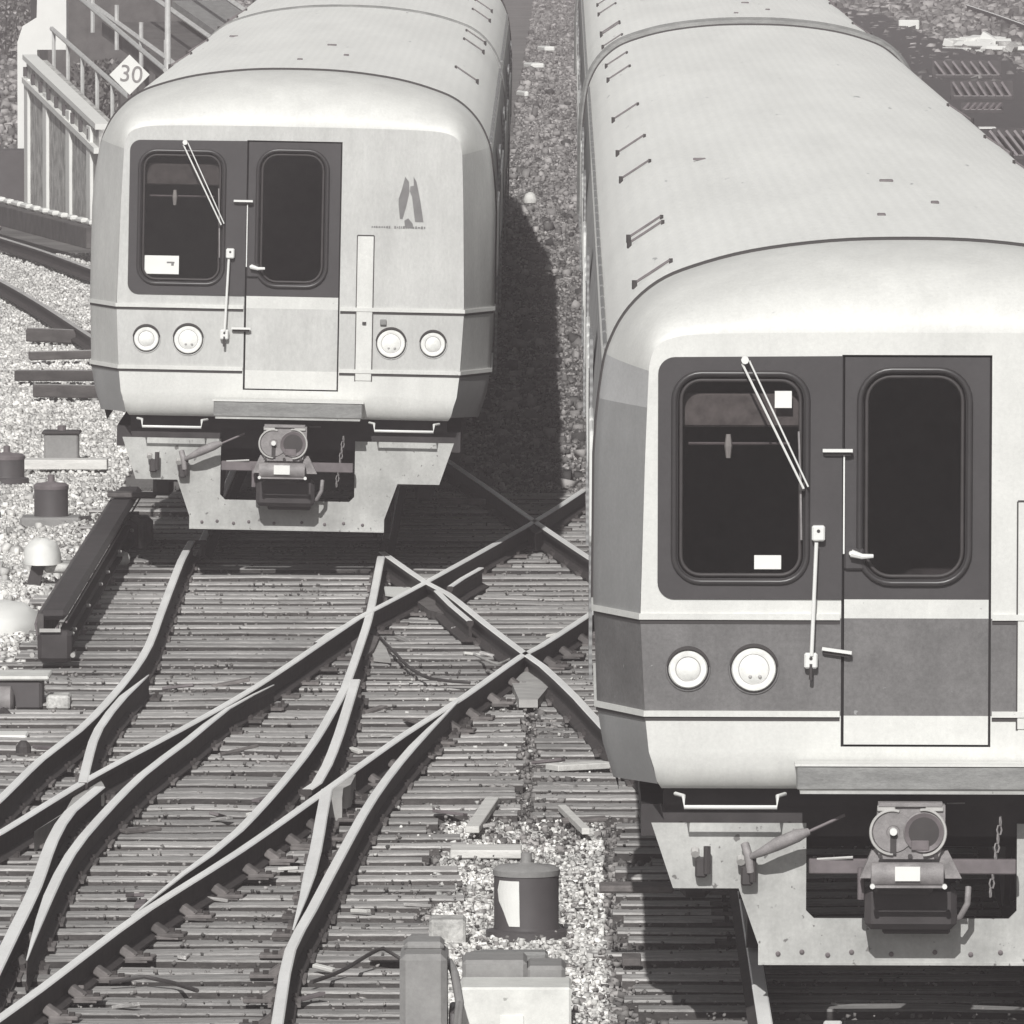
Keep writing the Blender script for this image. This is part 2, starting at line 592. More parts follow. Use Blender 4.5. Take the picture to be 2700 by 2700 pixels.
def proto_mesh(name, fn):
    if name not in PLATE:
        mb = MB()
        fn(mb)
        o = mb.build(name)
        PLATE[name] = o.data
        bpy.data.objects.remove(o)
    return PLATE[name]


def plate_fn(mb):
    mb.box((0, 0, 0), (.36, .17, .018), 'plate')
    for sx in (-1, 1):
        for sy in (-1, 1):
            mb.box((sx * .1, sy * .05, .02), (.025, .025, .03), 'railweb')


def brace_fn(mb):
    mb.box((0.075, 0, .032), (.09, .12, .045), 'plate', ry=.60, bev=.006)
    mb.box((0.14, .0, .010), (.15, .16, .022), 'plate', bev=.005)
    mb.box((0.18, -.04, .024), (.03, .03, .03), 'railweb')
    mb.box((0.13, .05, .026), (.03, .03, .03), 'railweb')


def densify(pts, step=0.9):
    pts = [Vector(p) for p in pts]
    n = len(pts)
    out = []
    for i in range(n - 1):
        p0 = pts[max(i - 1, 0)]
        p1, p2 = pts[i], pts[i + 1]
        p3 = pts[min(i + 2, n - 1)]
        k = max(1, int((p2 - p1).length / step))
        for j in range(k):
            t = j / k
            q = 0.5 * ((2 * p1) + (p2 - p0) * t + (2 * p0 - 5 * p1 + 4 * p2 - p3) * t * t + (3 * p1 - p0 - 3 * p2 + p3) * t ** 3)
            out.append(q)
    out.append(pts[-1])
    return out


RAIL_N = [0]


def rail(label, px, m='railhead', plates=True, brace=0, z=None, raw=None, head=0.062, smooth=True, group=None, taper=(0, 0)):
    RAIL_N[0] += 1
    z = -0.0012 * (RAIL_N[0] % 9) if z is None else z
    pts = raw if raw else [gp(x, y, 0) for x, y in px]
    pts = densify(pts) if smooth else [Vector(p) for p in pts]
    h = head / 2
    prof = [(-.065, -.158), (-.065, -.146), (-.012, -.12), (-.010, -.045), (-h, -.032), (-h, -.006), (-h + .007, 0), (h - .007, 0), (h, -.006), (h, -.032), (.010, -.045), (.012, -.12), (.065, -.146), (.065, -.158)]
    mt = ['railweb'] * 5 + [m, m, m] + ['railweb'] * 6
    mb = MB()
    rows = []
    for i, p in enumerate(pts):
        a = pts[max(i - 1, 0)]
        b = pts[min(i + 1, len(pts) - 1)]
        d = (b - a)
        d.z = 0
        d.normalize()
        nrm = Vector((d.y, -d.x, 0))
        k = 1.0
        if taper[0]:
            k = min(k, .12 + .88 * (p - pts[0]).length / taper[0])
        if taper[1]:
            k = min(k, .12 + .88 * (p - pts[-1]).length / taper[1])
        rows.append([(p.x + nrm.x * u * k, p.y + nrm.y * u * k, z + w) for u, w in prof])
    for i in range(len(rows) - 1):
        for q in range(len(prof)):
            r = (q + 1) % len(prof)
            mb.add([rows[i][q], rows[i + 1][q], rows[i + 1][r], rows[i][r]], [(0, 1, 2, 3)], mt[q])
    mb.add(rows[0], [tuple(range(len(prof)))], 'railweb')
    mb.add(rows[-1], [tuple(reversed(range(len(prof))))], 'railweb')
    o = mb.build("rail")
    tag(o, label, "rail", group)
    if plates:
        pm = proto_mesh("tie_plate", plate_fn)
        bmh = proto_mesh("rail_brace", brace_fn)
        acc = 0
        cnt = 0
        for i in range(len(pts) - 1):
            seg = (pts[i + 1] - pts[i]).length
            acc += seg
            if acc >= 0.53 and cnt < 95:
                acc = 0
                cnt += 1
                d = (pts[i + 1] - pts[i]).normalized()
                c = bpy.data.objects.new("tie_plate", pm)
                COL.objects.link(c)
                c.parent = o
                c.location = (pts[i].x, pts[i].y, -.158 + R.uniform(-.003, .003))
                ang = math.atan2(d.y, d.x) - math.pi / 2
                c.rotation_euler = (0, 0, ang * .5)
                if brace:
                    c = bpy.data.objects.new("rail_brace", bmh)
                    COL.objects.link(c)
                    c.parent = o
                    c.location = (pts[i].x, pts[i].y, -.155)
                    c.rotation_euler = (0, 0, ang + (0 if brace > 0 else math.pi))
    return o


G = "rails of the scissors crossover"
rail("left rail under the left train, curving out to the left edge in front", [(505, 1425), (478, 1475), (447, 1554), (419, 1628), (392, 1700), (350, 1768), (279, 1852), (205, 1925), (107, 2000), (0, 2104), (-120, 2215)], group=G)
rail("bright wing rail beside the curving left rail", [(392, 1778), (326, 1833), (261, 1917), (236, 1985), (218, 2062)], group=G, taper=(1.2, 0))
rail("wide bright closure rail running from the pale casting to the lower left edge", [(262, 2072), (186, 2135), (138, 2212), (93, 2335), (40, 2445), (-30, 2590)], head=.075, group=G)
rail("thin switch blade curving from the long diagonal rail towards the lower left corner", [(722, 1803), (600, 1865), (489, 1952), (373, 2040), (261, 2154), (186, 2247), (130, 2355), (86, 2478), (70, 2530)], head=.064, group=G, brace=1, taper=(3.5, 3))
rail("long diagonal rail running from the left edge up to the right train", [(-130, 2262), (0, 2191), (242, 2044), (466, 1925), (675, 1806), (900, 1655), (940, 1628), (1120, 1533), (1405, 1374), (1540, 1288)], group=G)
rail("front diagonal rail running from the lower left corner up to the right train", [(-60, 2720), (100, 2606), (233, 2505), (387, 2393), (629, 2240), (850, 2085), (1061, 1935), (1219, 1835), (1373, 1726), (1424, 1700), (1560, 1612), (1660, 1545)], brace=1, group=G)
rail("right rail of the left track, closing on the front diagonal rail", [(1005, 1462), (977, 1605), (955, 1680), (920, 1780), (893, 1840), (800, 1990), (629, 2184), (480, 2300), (345, 2412)], group=G, taper=(0, 4))
rail("short guard rail just above the long diagonal by the left track", [(838, 1690), (868, 1668), (925, 1638)], plates=False, group=G)
rail("short guard rail right of the upper crossing casting", [(1186, 1546), (1218, 1524), (1268, 1496)], plates=False, head=.05, group=G)
rail("short guard rail below the upper crossing casting", [(1152, 1556), (1190, 1594), (1240, 1636)], plates=False, head=.05, group=G)
rail("short bent wing rail between the left track and the front diagonal rail", [(938, 1790), (895, 1930), (862, 2015), (835, 2062), (808, 2080)], head=.068, group=G)
rail("thin blade rail dropping from the frog to meet the rail at the bottom edge", [(862, 2078), (848, 2150), (832, 2240), (800, 2362), (772, 2450)], head=.072, group=G, taper=(0, 3))
rail("rail curving down to the bottom edge beside the grey signal boxes", [(1210, 1845), (1089, 1964), (985, 2098), (900, 2247), (822, 2394), (766, 2499), (741, 2630), (722, 2760)], brace=1, group=G, taper=(3, 0))
rail("cross rail running from the left train's shadow down to the right train", [(1150, 1190), (1284, 1282), (1405, 1368), (1545, 1462), (1700, 1560)], group=G)
rail("opposite diagonal rail running from the left track under the right train", [(1008, 1452), (1121, 1530), (1182, 1562), (1280, 1640), (1383, 1718), (1432, 1752), (1520, 1835), (1600, 1922), (1720, 2030)], group=G)

# rails hidden mostly by the trains
XL, XR = -2.235, 1.724
YL, YR = 88.1, 55.95
AL = 78 / FPX
rail("left rail of the track beneath the left train", None, raw=[(XL - .75 + .02, 90.4, 0), (XL - .75 - AL * 80, 168, 0)], plates=False, group=G)
rail("right rail of the track beneath the left train", None, raw=[(XL + .75, 90.6, 0), (XL + .75 - AL * 80, 168, 0)], plates=False, group=G)
rail("left rail of the track beneath the right train", None, raw=[(XR - .75, 53.6, 0), (XR - .75, 60, 0), (XR - .75, 170, 0)], head=.075, group=G)
rail("right rail of the track beneath the right train", None, raw=[(XR + .75, 53.6, 0), (XR + .75, 170, 0)], plates=False, group=G)
rail("stub rail at the bottom edge in front of the right train", [(2180, 2790), (2185, 2740), (2196, 2690)], plates=False, head=.09, group=G)


# frogs and crossing castings
def slab(name, label, pts, z0, z1, m, cat="crossing casting", top=None):
    mb = MB()
    n = len(pts)
    vs = [(p.x, p.y, z0) for p in pts] + [(p.x, p.y, z1) for p in pts]
    ar = sum(pts[i].x * pts[(i + 1) % n].y - pts[(i + 1) % n].x * pts[i].y for i in range(n))
    idx = list(range(n)) if ar > 0 else list(reversed(range(n)))
    for k in range(n):
        i, j = idx[k], idx[(k + 1) % n]
        mb.add([vs[i], vs[j], vs[n + j], vs[n + i]], [(0, 1, 2, 3)], m)
    mb.add([vs[n + i] for i in idx], [tuple(range(n))], top or m)
    o = mb.build(name)
    tag(o, label, cat)
    return o


GP = lambda l, z=0: [gp(x, y, z) for x, y in l]
slab("rail_frog", "pale worn crossing casting where the wing rail meets the long diagonal", GP([(170, 2120), (215, 2040), (235, 2010), (262, 2030), (275, 2050), (235, 2072), (190, 2110), (90, 2170)]), -.17, -.05, 'frog')
slab("rail_frog", "short bright crossing casting where the bent wing rail meets the front diagonal rail", GP([(862, 2075), (905, 2040), (938, 2036), (925, 2062), (905, 2072), (902, 2098), (868, 2100)]), -.15, -.014, 'frog')
slab("rail_frog", "pale crossing casting near the edge of the right train", GP([(1350, 1758), (1395, 1712), (1425, 1722), (1445, 1768), (1418, 1800), (1368, 1800)]), -.17, -.115, 'frog')
slab("rail_frog", "dull crossing casting where the diagonals meet below the left train", GP([(1100, 1548), (1135, 1520), (1180, 1532), (1205, 1560), (1170, 1580), (1130, 1570)]), -.17, -.11, 'plate')
slab("rail_frog", "dark crossing casting at the top of the crossover", GP([(1392, 1385), (1412, 1362), (1438, 1372), (1428, 1395), (1412, 1402)]), -.16, -.02, 'railweb')
slab("rail_frog", "grey crossing casting where the left track meets the long diagonal", GP([(925, 1655), (960, 1628), (1000, 1640), (985, 1672), (962, 1690), (930, 1680)]), -.17, -.11, 'plate')
slab("metal_plate", "pale metal plate lying by the crossing casting below the left train", GP([(965, 1680), (1010, 1690), (1030, 1745), (985, 1740)], -.15), -.16, -.135, 'frog', "plate")
slab("paper_sheet", "white sheet lying in the triangle between the crossing rails", GP([(1012, 1548), (1098, 1550), (1100, 1560), (1050, 1572), (1016, 1568)], -.13), -.14, -.125, 'label', "sheet")


# ================================================================== TRAIN CARS
BODY = [(0, 3.80, 3.38), (.4, 3.787, 3.38), (.8, 3.735, 3.376), (1.1, 3.655, 3.368), (1.28, 3.575, 3.35), (1.42, 3.45, 3.31), (1.51, 3.30, 3.23), (1.56, 3.12, 3.10), (1.60, 2.70, 2.70), (1.605, 1.955, 1.955), (1.60, 1.945, 1.945), (1.585, 1.455, 1.455), (1.555, 1.27, 1.27), (1.50, 1.09, 1.11)]
FRONTU = [0, .4, .8, 1.08, 1.21, 1.29, 1.325, 1.335, 1.35, 1.372, 1.37, 1.345, 1.325, 1.28]
DW0, DW1 = -0.363, 0.388        # door edges
DZ0, DZ1 = 1.30, 3.268


B0, F0 = BODY, FRONTU


def _cr(a, b, c, d, t):
    return 0.5 * (2 * b + (c - a) * t + (2 * a - 5 * b + 4 * c - d) * t * t + (3 * b - a - 3 * c + d) * t ** 3)


BODY, FRONTU, BK = [], [], []
for _k in range(len(B0)):
    BODY.append(B0[_k])
    FRONTU.append(F0[_k])
    BK.append(float(_k))
    if _k < 8:
        for _t in ((.25, .5, .75) if _k < 7 else (.33, .66)):
            q = [max(_k - 1, 0), _k, _k + 1, _k + 2]
            P4 = [(*B0[i], F0[i]) for i in q]
            if _k == 0:
                P4[0] = (-P4[2][0], P4[2][1], P4[2][2], -P4[2][3])
            v_ = [_cr(P4[0][i], P4[1][i], P4[2][i], P4[3][i], _t) for i in range(4)]
            BODY.append((v_[0], v_[1], v_[2]))
            FRONTU.append(v_[3])
            BK.append(_k + _t)
I7, I8, I9 = BK.index(7.0), BK.index(8.0), BK.index(9.0)


def wfront(z):
    zs = [b[2] for b in BODY]
    for i in range(len(zs) - 1):
        if zs[i] >= z >= zs[i + 1] and zs[i] != zs[i + 1]:
            t = (zs[i] - z) / (zs[i] - zs[i + 1])
            return FRONTU[i] + t * (FRONTU[i + 1] - FRONTU[i])
    return FRONTU[-1]


def make_car(label, band, facet, detail, L=25.7, bars=()):
    car = thing("train_car", label, "train car")
    n = len(BODY)
    half = list(range(n))
    # --- cab shell: cap + corner facets
    ts = [0, .06, .12, .19, .26, .34, .42, .52, .62, .74, .86, 1.0]
    rings = []
    for t in ts + [2.0]:
        row = []
        for k in half:
            bu, bz, fz = BODY[k]
            fu = FRONTU[k]
            kf = BK[k]
            wc = 1.0 if kf <= 4 else (0.0 if kf >= 8 else (8 - kf) / 4)
            wc = wc * wc * (3 - 2 * wc)
            ye = 1.1 * wc + .6 * (1 - wc)
            tt = min(t, 1.0)
            a = tt * math.pi / 2
            yc, gc = 1 - math.cos(a), math.sin(a)
            g = gc * wc + tt * (1 - wc)
            yy = ye * (yc * wc + tt * (1 - wc))
            if t > 1:
                yy = 1.1
            row.append((fu + (bu - fu) * g, yy, fz + (bz - fz) * g))
        rings.append(row)
    mb = MB()
    for i in range(len(rings) - 1):
        for k in range(n - 1):
            zm = BODY[k][1]
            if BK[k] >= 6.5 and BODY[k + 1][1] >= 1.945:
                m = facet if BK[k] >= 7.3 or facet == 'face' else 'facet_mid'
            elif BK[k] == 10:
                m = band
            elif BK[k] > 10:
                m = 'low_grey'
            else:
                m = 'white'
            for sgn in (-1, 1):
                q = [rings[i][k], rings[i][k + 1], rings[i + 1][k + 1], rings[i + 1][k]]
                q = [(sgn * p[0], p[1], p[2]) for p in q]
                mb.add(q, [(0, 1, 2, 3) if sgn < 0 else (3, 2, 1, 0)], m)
    mb.build("cab_shell", car, smooth=38)
    # --- flat front
    mb = MB()
    win = rrect(-1.195, 2.135, -.545, 3.165, .12)
    left = [(-wfront(1.945), 1.945)] + [(DW0, 1.945), (DW0, DZ1), (DW1, DZ1), (DW1, 1.945), (wfront(1.945), 1.945)]
    zs = [b[2] for b in BODY][:10]
    right_up = [(FRONTU[k], BODY[k][2]) for k in range(I8, -1, -1)]
    left_dn = [(-FRONTU[k], BODY[k][2]) for k in range(1, I8 + 1)]
    left += right_up + left_dn
    mb.plate(left, [win], 0.0, 0.0, 'face' if detail != 'grey' else 'white')
    for sgn, d in ((-1, DW0), (1, DW1)):
        for z0, z1, m in ((1.455, 1.945, band), (1.27, 1.455, 'white')):
            w0, w1 = wfront(z0), wfront(z1)
            if sgn < 0:
                q = [(-w0, 0, z0), (d, 0, z0), (d, 0, z1), (-w1, 0, z1)]
            else:
                q = [(d, 0, z0), (w0, 0, z0), (w1, 0, z1), (d, 0, z1)]
            mb.add(q, [(0, 1, 2, 3)], m)
    w0, w1 = wfront(1.27), 1.30
    mb.add([(DW0, 0, 1.27), (DW1, 0, 1.27), (DW1, 0, DZ0), (DW0, 0, DZ0)], [(0, 1, 2, 3)], 'white')
    mb.add([(-w0, 0, 1.27), (w0, 0, 1.27), (1.30, .012, 1.19), (-1.30, .012, 1.19)], [(3, 2, 1, 0)], 'white')
    mb.add([(-1.30, .012, 1.19), (1.30, .012, 1.19), (1.285, .045, 1.12), (-1.285, .045, 1.12)], [(3, 2, 1, 0)], 'white')
    mb.add([(-1.285, .045, 1.12), (1.285, .045, 1.12), (1.26, .11, 1.078), (-1.26, .11, 1.078)], [(3, 2, 1, 0)], 'white')
    mb.build("front_panel", car, smooth=38)
    # --- sides, roof, end
    side_z = [(u, z) for u, z, _ in BODY[I7:]] + [(1.47, .98)]
    for sgn in (-1, 1):
        mb = MB()
        for k in range(len(side_z) - 1):
            a, b = side_z[k], side_z[k + 1]
            q = [(sgn * a[0], 1.1, a[1]), (sgn * b[0], 1.1, b[1]), (sgn * b[0], L, b[1]), (sgn * a[0], L, a[1])]
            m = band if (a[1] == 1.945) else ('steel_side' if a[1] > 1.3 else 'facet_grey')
            mb.add(q, [(0, 1, 2, 3) if sgn < 0 else (3, 2, 1, 0)], m)
        mb.build("side_wall", car)
        # windows and doors on the side
        for wy in [q + k for k in ((0, 25.7) if L > 30 else (0,)) for q in (3.2, 4.4, 9.6, 10.9, 12.2, 13.5, 14.8, 20.6, 21.9, 23.6)]:
            mb = MB()
            pts = rrect(wy - .5, 2.12, wy + .5, 2.72, .09, 4)
            mb.add([(sgn * 1.609, p[0], p[1]) for p in pts], [tuple(range(len(pts))) if sgn > 0 else tuple(reversed(range(len(pts))))], 'rubber')
            mb.tube([(sgn * 1.609, p[0], p[1]) for p in pts], .012, 'chrome', 5, closed=True)
            mb.build("side_window", car)
        for dy in ((6.9, 17.9, 32.6, 43.6) if L > 30 else (6.9, 17.9)):
            mb = MB()
            for q in (-1, 1):
                mb.box((sgn * 1.606, dy + q * .33, 2.08), (.018, .62, 1.9), 'steel_side')
                mb.box((sgn * 1.617, dy + q * .33, 2.5), (.006, .34, .62), 'rubber')
            mb.build("side_door", car)
    mb = MB()
    roofp = [(u, z) for u, z, _ in BODY[:I7 + 1]]
    ys = [1.1] + [1.1 + (L - 1.1) * i / 12 for i in range(1, 13)]
    for i in range(len(ys) - 1):
        for k in range(len(roofp) - 1):
            for sgn in (-1, 1):
                a, b = roofp[k], roofp[k + 1]
                q = [(sgn * a[0], ys[i], a[1]), (sgn * b[0], ys[i], b[1]), (sgn * b[0], ys[i + 1], b[1]), (sgn * a[0], ys[i + 1], a[1])]
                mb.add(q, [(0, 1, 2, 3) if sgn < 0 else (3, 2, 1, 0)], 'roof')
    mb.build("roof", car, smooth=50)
    mb = MB()
    out = [(b[0], b[1]) for b in BODY] + [(1.47, .98)]
    full = [(-u, z) for u, z in reversed(out)] + out[1:]
    mb.add([(u, L, z) for u, z in full], [tuple(range(len(full)))], 'steel_side')
    mb.build("end_wall", car)

    def arc(y, r, m, name, k0=0):
        mb = MB()
        pts = [(-u, y, z + r * .35) for u, z, _ in reversed(BODY[:I9 + 1])] + [(u, y, z + r * .35) for u, z, _ in BODY[1:I9 + 1]]
        mb.tube(pts, r, m, 6)
        return mb.build(name, car)
    arc(1.1, .012, 'line', "roof_seam")
    arc(L - .06, .05 if L > 30 else .012, 'anti', "roof_end_rib")
    if L > 30:
        arc(L - .5, .012, 'line', "roof_seam")
    # gutters
    for sgn in (-1, 1):
        mb = MB()
        for g in range(int((L - 2) / 1.34)):
            y0 = 1.5 + g * 1.34
            mb.tube([(sgn * 1.545, y0, 3.235), (sgn * 1.545, y0 + 1.18, 3.235)], .014, 'steel_side', 5)
        mb.build("gutter", car)
    # roof grab bars
    for gy, sgn in bars:
        if True:
            mb = MB()
            mb.tube([(sgn * 1.385, gy, 3.49), (sgn * 1.385, gy, 3.515), (sgn * 1.20, gy, 3.637), (sgn * 1.20, gy, 3.61)], .007, 'iron_mid', 6)
            mb.tube([(sgn * 1.39, gy, 3.48), (sgn * 1.39, gy, 3.527)], .014, 'iron_dark', 8)
            mb.tube([(sgn * 1.20, gy, 3.60), (sgn * 1.20, gy, 3.642)], .010, 'iron_dark', 8)
            mb.build("roof_grab_bar", car)
    for (vu, vy, vz) in ((.12, 9.4, 3.805), (.3, 6.2, 3.80), (-.05, 4.3, 3.805), (-.9, 15.5, 3.72)):
        mb = MB()
        mb.box((vu, vy, vz), (.045 if vy < 9 else .08, .08, .014), 'iron_mid', bev=.004)
        mb.build("roof_fitting", car)
    # --- mouldings round the front
    def moulding(z, name, r, mm, ml):
        mbs = [MB(), MB()]
        for (dz, yy, m, h, pr) in ((0.012, 0, mm, .030, .014), (-.013, 0, ml, .020, .004)):  # dark under-strip: seam line with the moulding's shadow painted in
            zz = z + dz
            w = wfront(z)
            bu = 1.60 if z > 1.9 else 1.585
            path = [(-bu - pr, 3.0), (-bu - pr, .6), (-w - pr * .5, -pr)]
            lp = path + [(-p[0], p[1]) for p in reversed(path)]
            segs = [(lp[i], lp[i + 1]) for i in range(len(lp) - 1)]
            for a, b in segs:
                if abs(a[1] - b[1]) < 1e-6 and a[1] < 0:
                    pieces = [(a, (DW0 - .006, a[1])), ((DW1 + .006, a[1]), b)]
                else:
                    pieces = [(a, b)]
                for p, q in pieces:
                    d = Vector((q[0] - p[0], q[1] - p[1], 0)).normalized()
                    nn = Vector((-d.y, d.x, 0)) * -1
                    back = Vector((nn.x, nn.y, 0)) * -(pr + .01)
                    v = []
                    for (P_) in (p, q):
                        for zz_ in (zz - h / 2, zz + h / 2):
                            v.append((P_[0], P_[1], zz_))
                            v.append((P_[0] + back.x, P_[1] + back.y, zz_))
                    mbs[0 if p[0] + q[0] < 0 else 1].add(v, [(0, 4, 6, 2), (2, 6, 7, 3), (0, 1, 5, 4)], m)
        for q_ in mbs:
            q_.build(name, car)
    moulding(1.94, "belt_moulding", .01, 'white', 'line')
    moulding(1.452, "lower_moulding", .01, 'white', 'line')
    # --- windscreen surround
    mb = MB()
    so = rrect(-1.285, 2.04, -.30, 3.255, .085)
    so = [(min(p[0], DW0 - .006), p[1]) for p in so]
    s2 = []
    for p in so:
        if not s2 or (abs(p[0] - s2[-1][0]) + abs(p[1] - s2[-1][1])) > 1e-4:
            s2.append(p)
    s2 = [p for p in s2 if not (p[0] >= DW0 - .0061 and 2.04 < p[1] < 3.255 - 1e-6)] if False else s2
    # square right-hand corners
    s2 = [p for p in s2 if p[0] < DW0 - .0065]
    lowl = sorted([p for p in s2 if p[1] < 2.4 and p[0] < -1.1], key=lambda p: -p[0])
    upl = sorted([p for p in s2 if p[1] > 2.9 and p[0] < -1.1], key=lambda p: p[0])
    upl = sorted(upl, key=lambda p: p[1] + p[0])
    lowl = sorted(lowl, key=lambda p: p[1] - p[0])
    s3 = [(DW0 + .002, 2.04)] + lowl + upl + [(DW0 + .002, 3.262)]
    s3 = list(reversed(s3))
    mb.plate(s3, [rrect(-1.185, 2.145, -.555, 3.155, .115)], -.008, .02, 'mask')
    ws = mb.build("windscreen_surround", car)
    # --- cab window
    mb = MB()
    wp = rrect(-1.19, 2.14, -.55, 3.16, .12)
    mb.add([(p[0], .03, p[1]) for p in wp], [tuple(range(len(wp)))], 'glass')
    g = mb.build("cab_window", car)
    for off, rad, mm, yy in ((.018, .016, 'rubber', -.010), (-.016, .010, 'iron_dark', .008)):
        mb = MB()
        q = rrect(-1.185 - off, 2.145 - off, -.555 + off, 3.155 + off, .115 + off)
        mb.tube([(p[0], yy, p[1]) for p in q], rad, mm, 8, closed=True)
        mb.build("window_gasket", g, smooth=60)
    # cab interior
    mb = MB()
    x0, x1, y0, y1, z0, z1 = -1.28, .45, .06, 1.5, 1.3, 3.3
    v = [(x0, y0, z0), (x1, y0, z0), (x1, y1, z0), (x0, y1, z0), (x0, y0, z1), (x1, y0, z1), (x1, y1, z1), (x0, y1, z1)]
    mb.add(v, [(0, 1, 2, 3), (4, 7, 6, 5), (3, 2, 6, 7), (0, 3, 7, 4), (1, 5, 6, 2)], 'cab')
    mb.build("cab_interior", car)
    mb = MB()
    mb.box((-.88, .10, 2.985), (.62, .03, .17), 'plate', bev=.01)
    mb.build("sun_visor", car)
    mb = MB()
    mb.tube([(-1.13, .2, 2.81), (-.62, .2, 2.81)], .008, 'iron_mid', 6)
    mb.tube([(-.93, .15, 2.86), (-.93, .15, 2.80), (-.93, .15, 2.74)], [.012, .020, .012], 'frog', 8)
    mb.build("cab_rail", car)
    # --- door
    mb = MB()
    a, b = DW0 + .015, DW1 - .012
    hole = rrect(-.255, 2.14, .258, 3.175, .14)
    y = .010
    mb.plate([(a, 2.04), (b, 2.04), (b, DZ1 - .012), (a, DZ1 - .012)], [hole], y, .03, 'mask')
    for z0_, z1_, m in ((1.945, 2.04, 'white'), (1.455, 1.945, band), (DZ0 + .010, 1.455, 'white')):
        mb.add([(a, y, z0_), (b, y, z0_), (b, y, z1_), (a, y, z1_)], [(0, 1, 2, 3)], m)
    door = mb.build("front_door", car)
    mb = MB()
    mb.add([(p[0], .035, p[1]) for p in rrect(-.26, 2.135, .263, 3.18, .14)], [tuple(range(32))], 'glass')
    dg = mb.build("door_window", door)
    for off, rad, mm, yy in ((.018, .016, 'rubber', .0), (-.016, .010, 'iron_dark', .02)):
        mb = MB()
        q = rrect(-.255 - off, 2.14 - off, .258 + off, 3.175 + off, .14 + off)
        mb.tube([(p[0], yy, p[1]) for p in q], rad, mm, 8, closed=True)
        mb.build("window_gasket", door, smooth=60)
    mb = MB()
    mb.add([(DW0 - .01, .045, DZ0 - .01), (DW1 + .01, .045, DZ0 - .01), (DW1 + .01, .045, 2.14), (DW0 - .01, .045, 2.14)], [(0, 1, 2, 3)], 'dark')
    for (x_, z0_, z1_) in ((DW0, DZ0, DZ1), (DW1, DZ0, DZ1)):
        mb.box((x_, .03, (z0_ + z1_) / 2), (.022, .02, z1_ - z0_), 'dark')
    mb.box(((DW0 + DW1) / 2, .03, DZ1 - .003), (DW1 - DW0, .02, .02), 'dark')
    mb.build("door_frame", car)
    for hz, ry in ((2.79, 0.0), (1.785, .14 if detail == 'grey' else 0.0)):
        mb = MB()
        mb.box((-.385, -.035, hz), (.15, .022, .016), 'chrome', ry=ry)
        mb.box((-.385, -.012, hz - .01), (.13, .03, .03), 'iron_dark', ry=ry)
        mb.build("door_hinge", door)
    mb = MB()
    mb.box((-.30, -.005, 2.245), (.10, .02, .11), 'mask', bev=.01)
    mb.tube([(-.315, -.05, 2.275), (-.26, -.055, 2.26), (-.205, -.05, 2.262)], [.020, .014, .010], 'chrome', 8)
    mb.tube([(-.315, .0, 2.275), (-.315, -.05, 2.275)], .012, 'chrome', 8)
    mb.build("door_handle", door)
    mb = MB()
    mb.box((-.352, -.004, 2.52), (.008, .02, .5), 'chrome')
    mb.build("door_edge_strip", door)
    # --- wiper
    mb = MB()
    A, B = Vector((-.865, -.05, 3.225)), Vector((-.555, -.06, 2.60))
    off = Vector((.028, 0, .012))
    mb.tube([A, B], .0062, 'chrome', 6)
    mb.tube([A + off * 1.25, B + off * .8], .0048, 'chrome', 6)
    mb.tube([A + off * .5 + Vector((0, .03, .012)), A + off * .5 + Vector((0, -.02, .012))], .02, 'chrome', 8)
    mb.build("wiper_arm", car)
    mb = MB()
    mb.tube([(-.580, -.025, 2.885), (-.570, -.03, 2.62), (-.565, -.025, 2.34)], .006, 'iron', 6)
    mb.box((-.565, -.045, 2.61), (.03, .03, .04), 'iron_dark')
    mb.build("wiper_blade", car)
    # --- vertical grab rod with brackets
    mb = MB()
    mb.tube([(-.490, -.06, 2.33), (-.512, -.06, 1.76)], .010, 'chrome', 8)
    mb.tube([(-.515, -.055, 1.72), (-.515, -.055, 1.64)], .010, 'iron_dark', 6)
    rod = mb.build("grab_rod", car)
    for q, zz in ((-.480, 2.375), (-.515, 1.735)):
        mb = MB()
        mb.box((q, -.03, zz), (.066, .06, .078), 'chrome', bev=.008)
        mb.tube([(q, -.062, zz + .012), (q, -.058, zz + .012)], .009, 'iron_dark', 8)
        mb.build("rod_bracket", rod)
    # --- cover strip on the right
    mb = MB()
    mb.box((.585, -.004, 1.96), (.125, .008, 1.14), 'white', bev=.002)
    for x_ in (.520, .650):
        mb.box((x_, -.002, 1.96), (.010, .006, 1.15), 'line')
    mb.box((.585, -.002, 2.536), (.13, .006, .010), 'line')
    mb.build("cover_strip", car)
    mb = MB()
    mb.box((.735, -.012, 1.855), (.05, .025, .045), 'anti', bev=.004)
    mb.box((.585, -.012, 1.845), (.03, .02, .02), 'iron_dark')
    mb.build("key_switch", car)
    # --- headlights
    for (u, rr) in ((-1.13, .098), (-.80, .112), (.80, .112), (1.13, .098)):
        mb = MB()
        z = 1.688
        mb.lathe((u, 0, z), [(rr + .016, .002), (rr + .014, .007), (rr + .007, .008), (rr + .005, .003), (rr - .002, .003)], band, 40, 'Y', mats=[band, band, 'dark', 'dark'])
        q = [(u + (rr + .008) * math.cos(math.radians(a_)), -.016, z + (rr + .008) * math.sin(math.radians(a_))) for a_ in range(10, 171, 8)]
        mb.tube(q, [.004 + .007 * math.sin(math.pi * i_ / (len(q) - 1)) for i_ in range(len(q))], 'line', 6)  # dark arc, thickest on top, paints the recess shadow over the lens
        hl = mb.build("headlight", car, smooth=40)
        mb = MB()
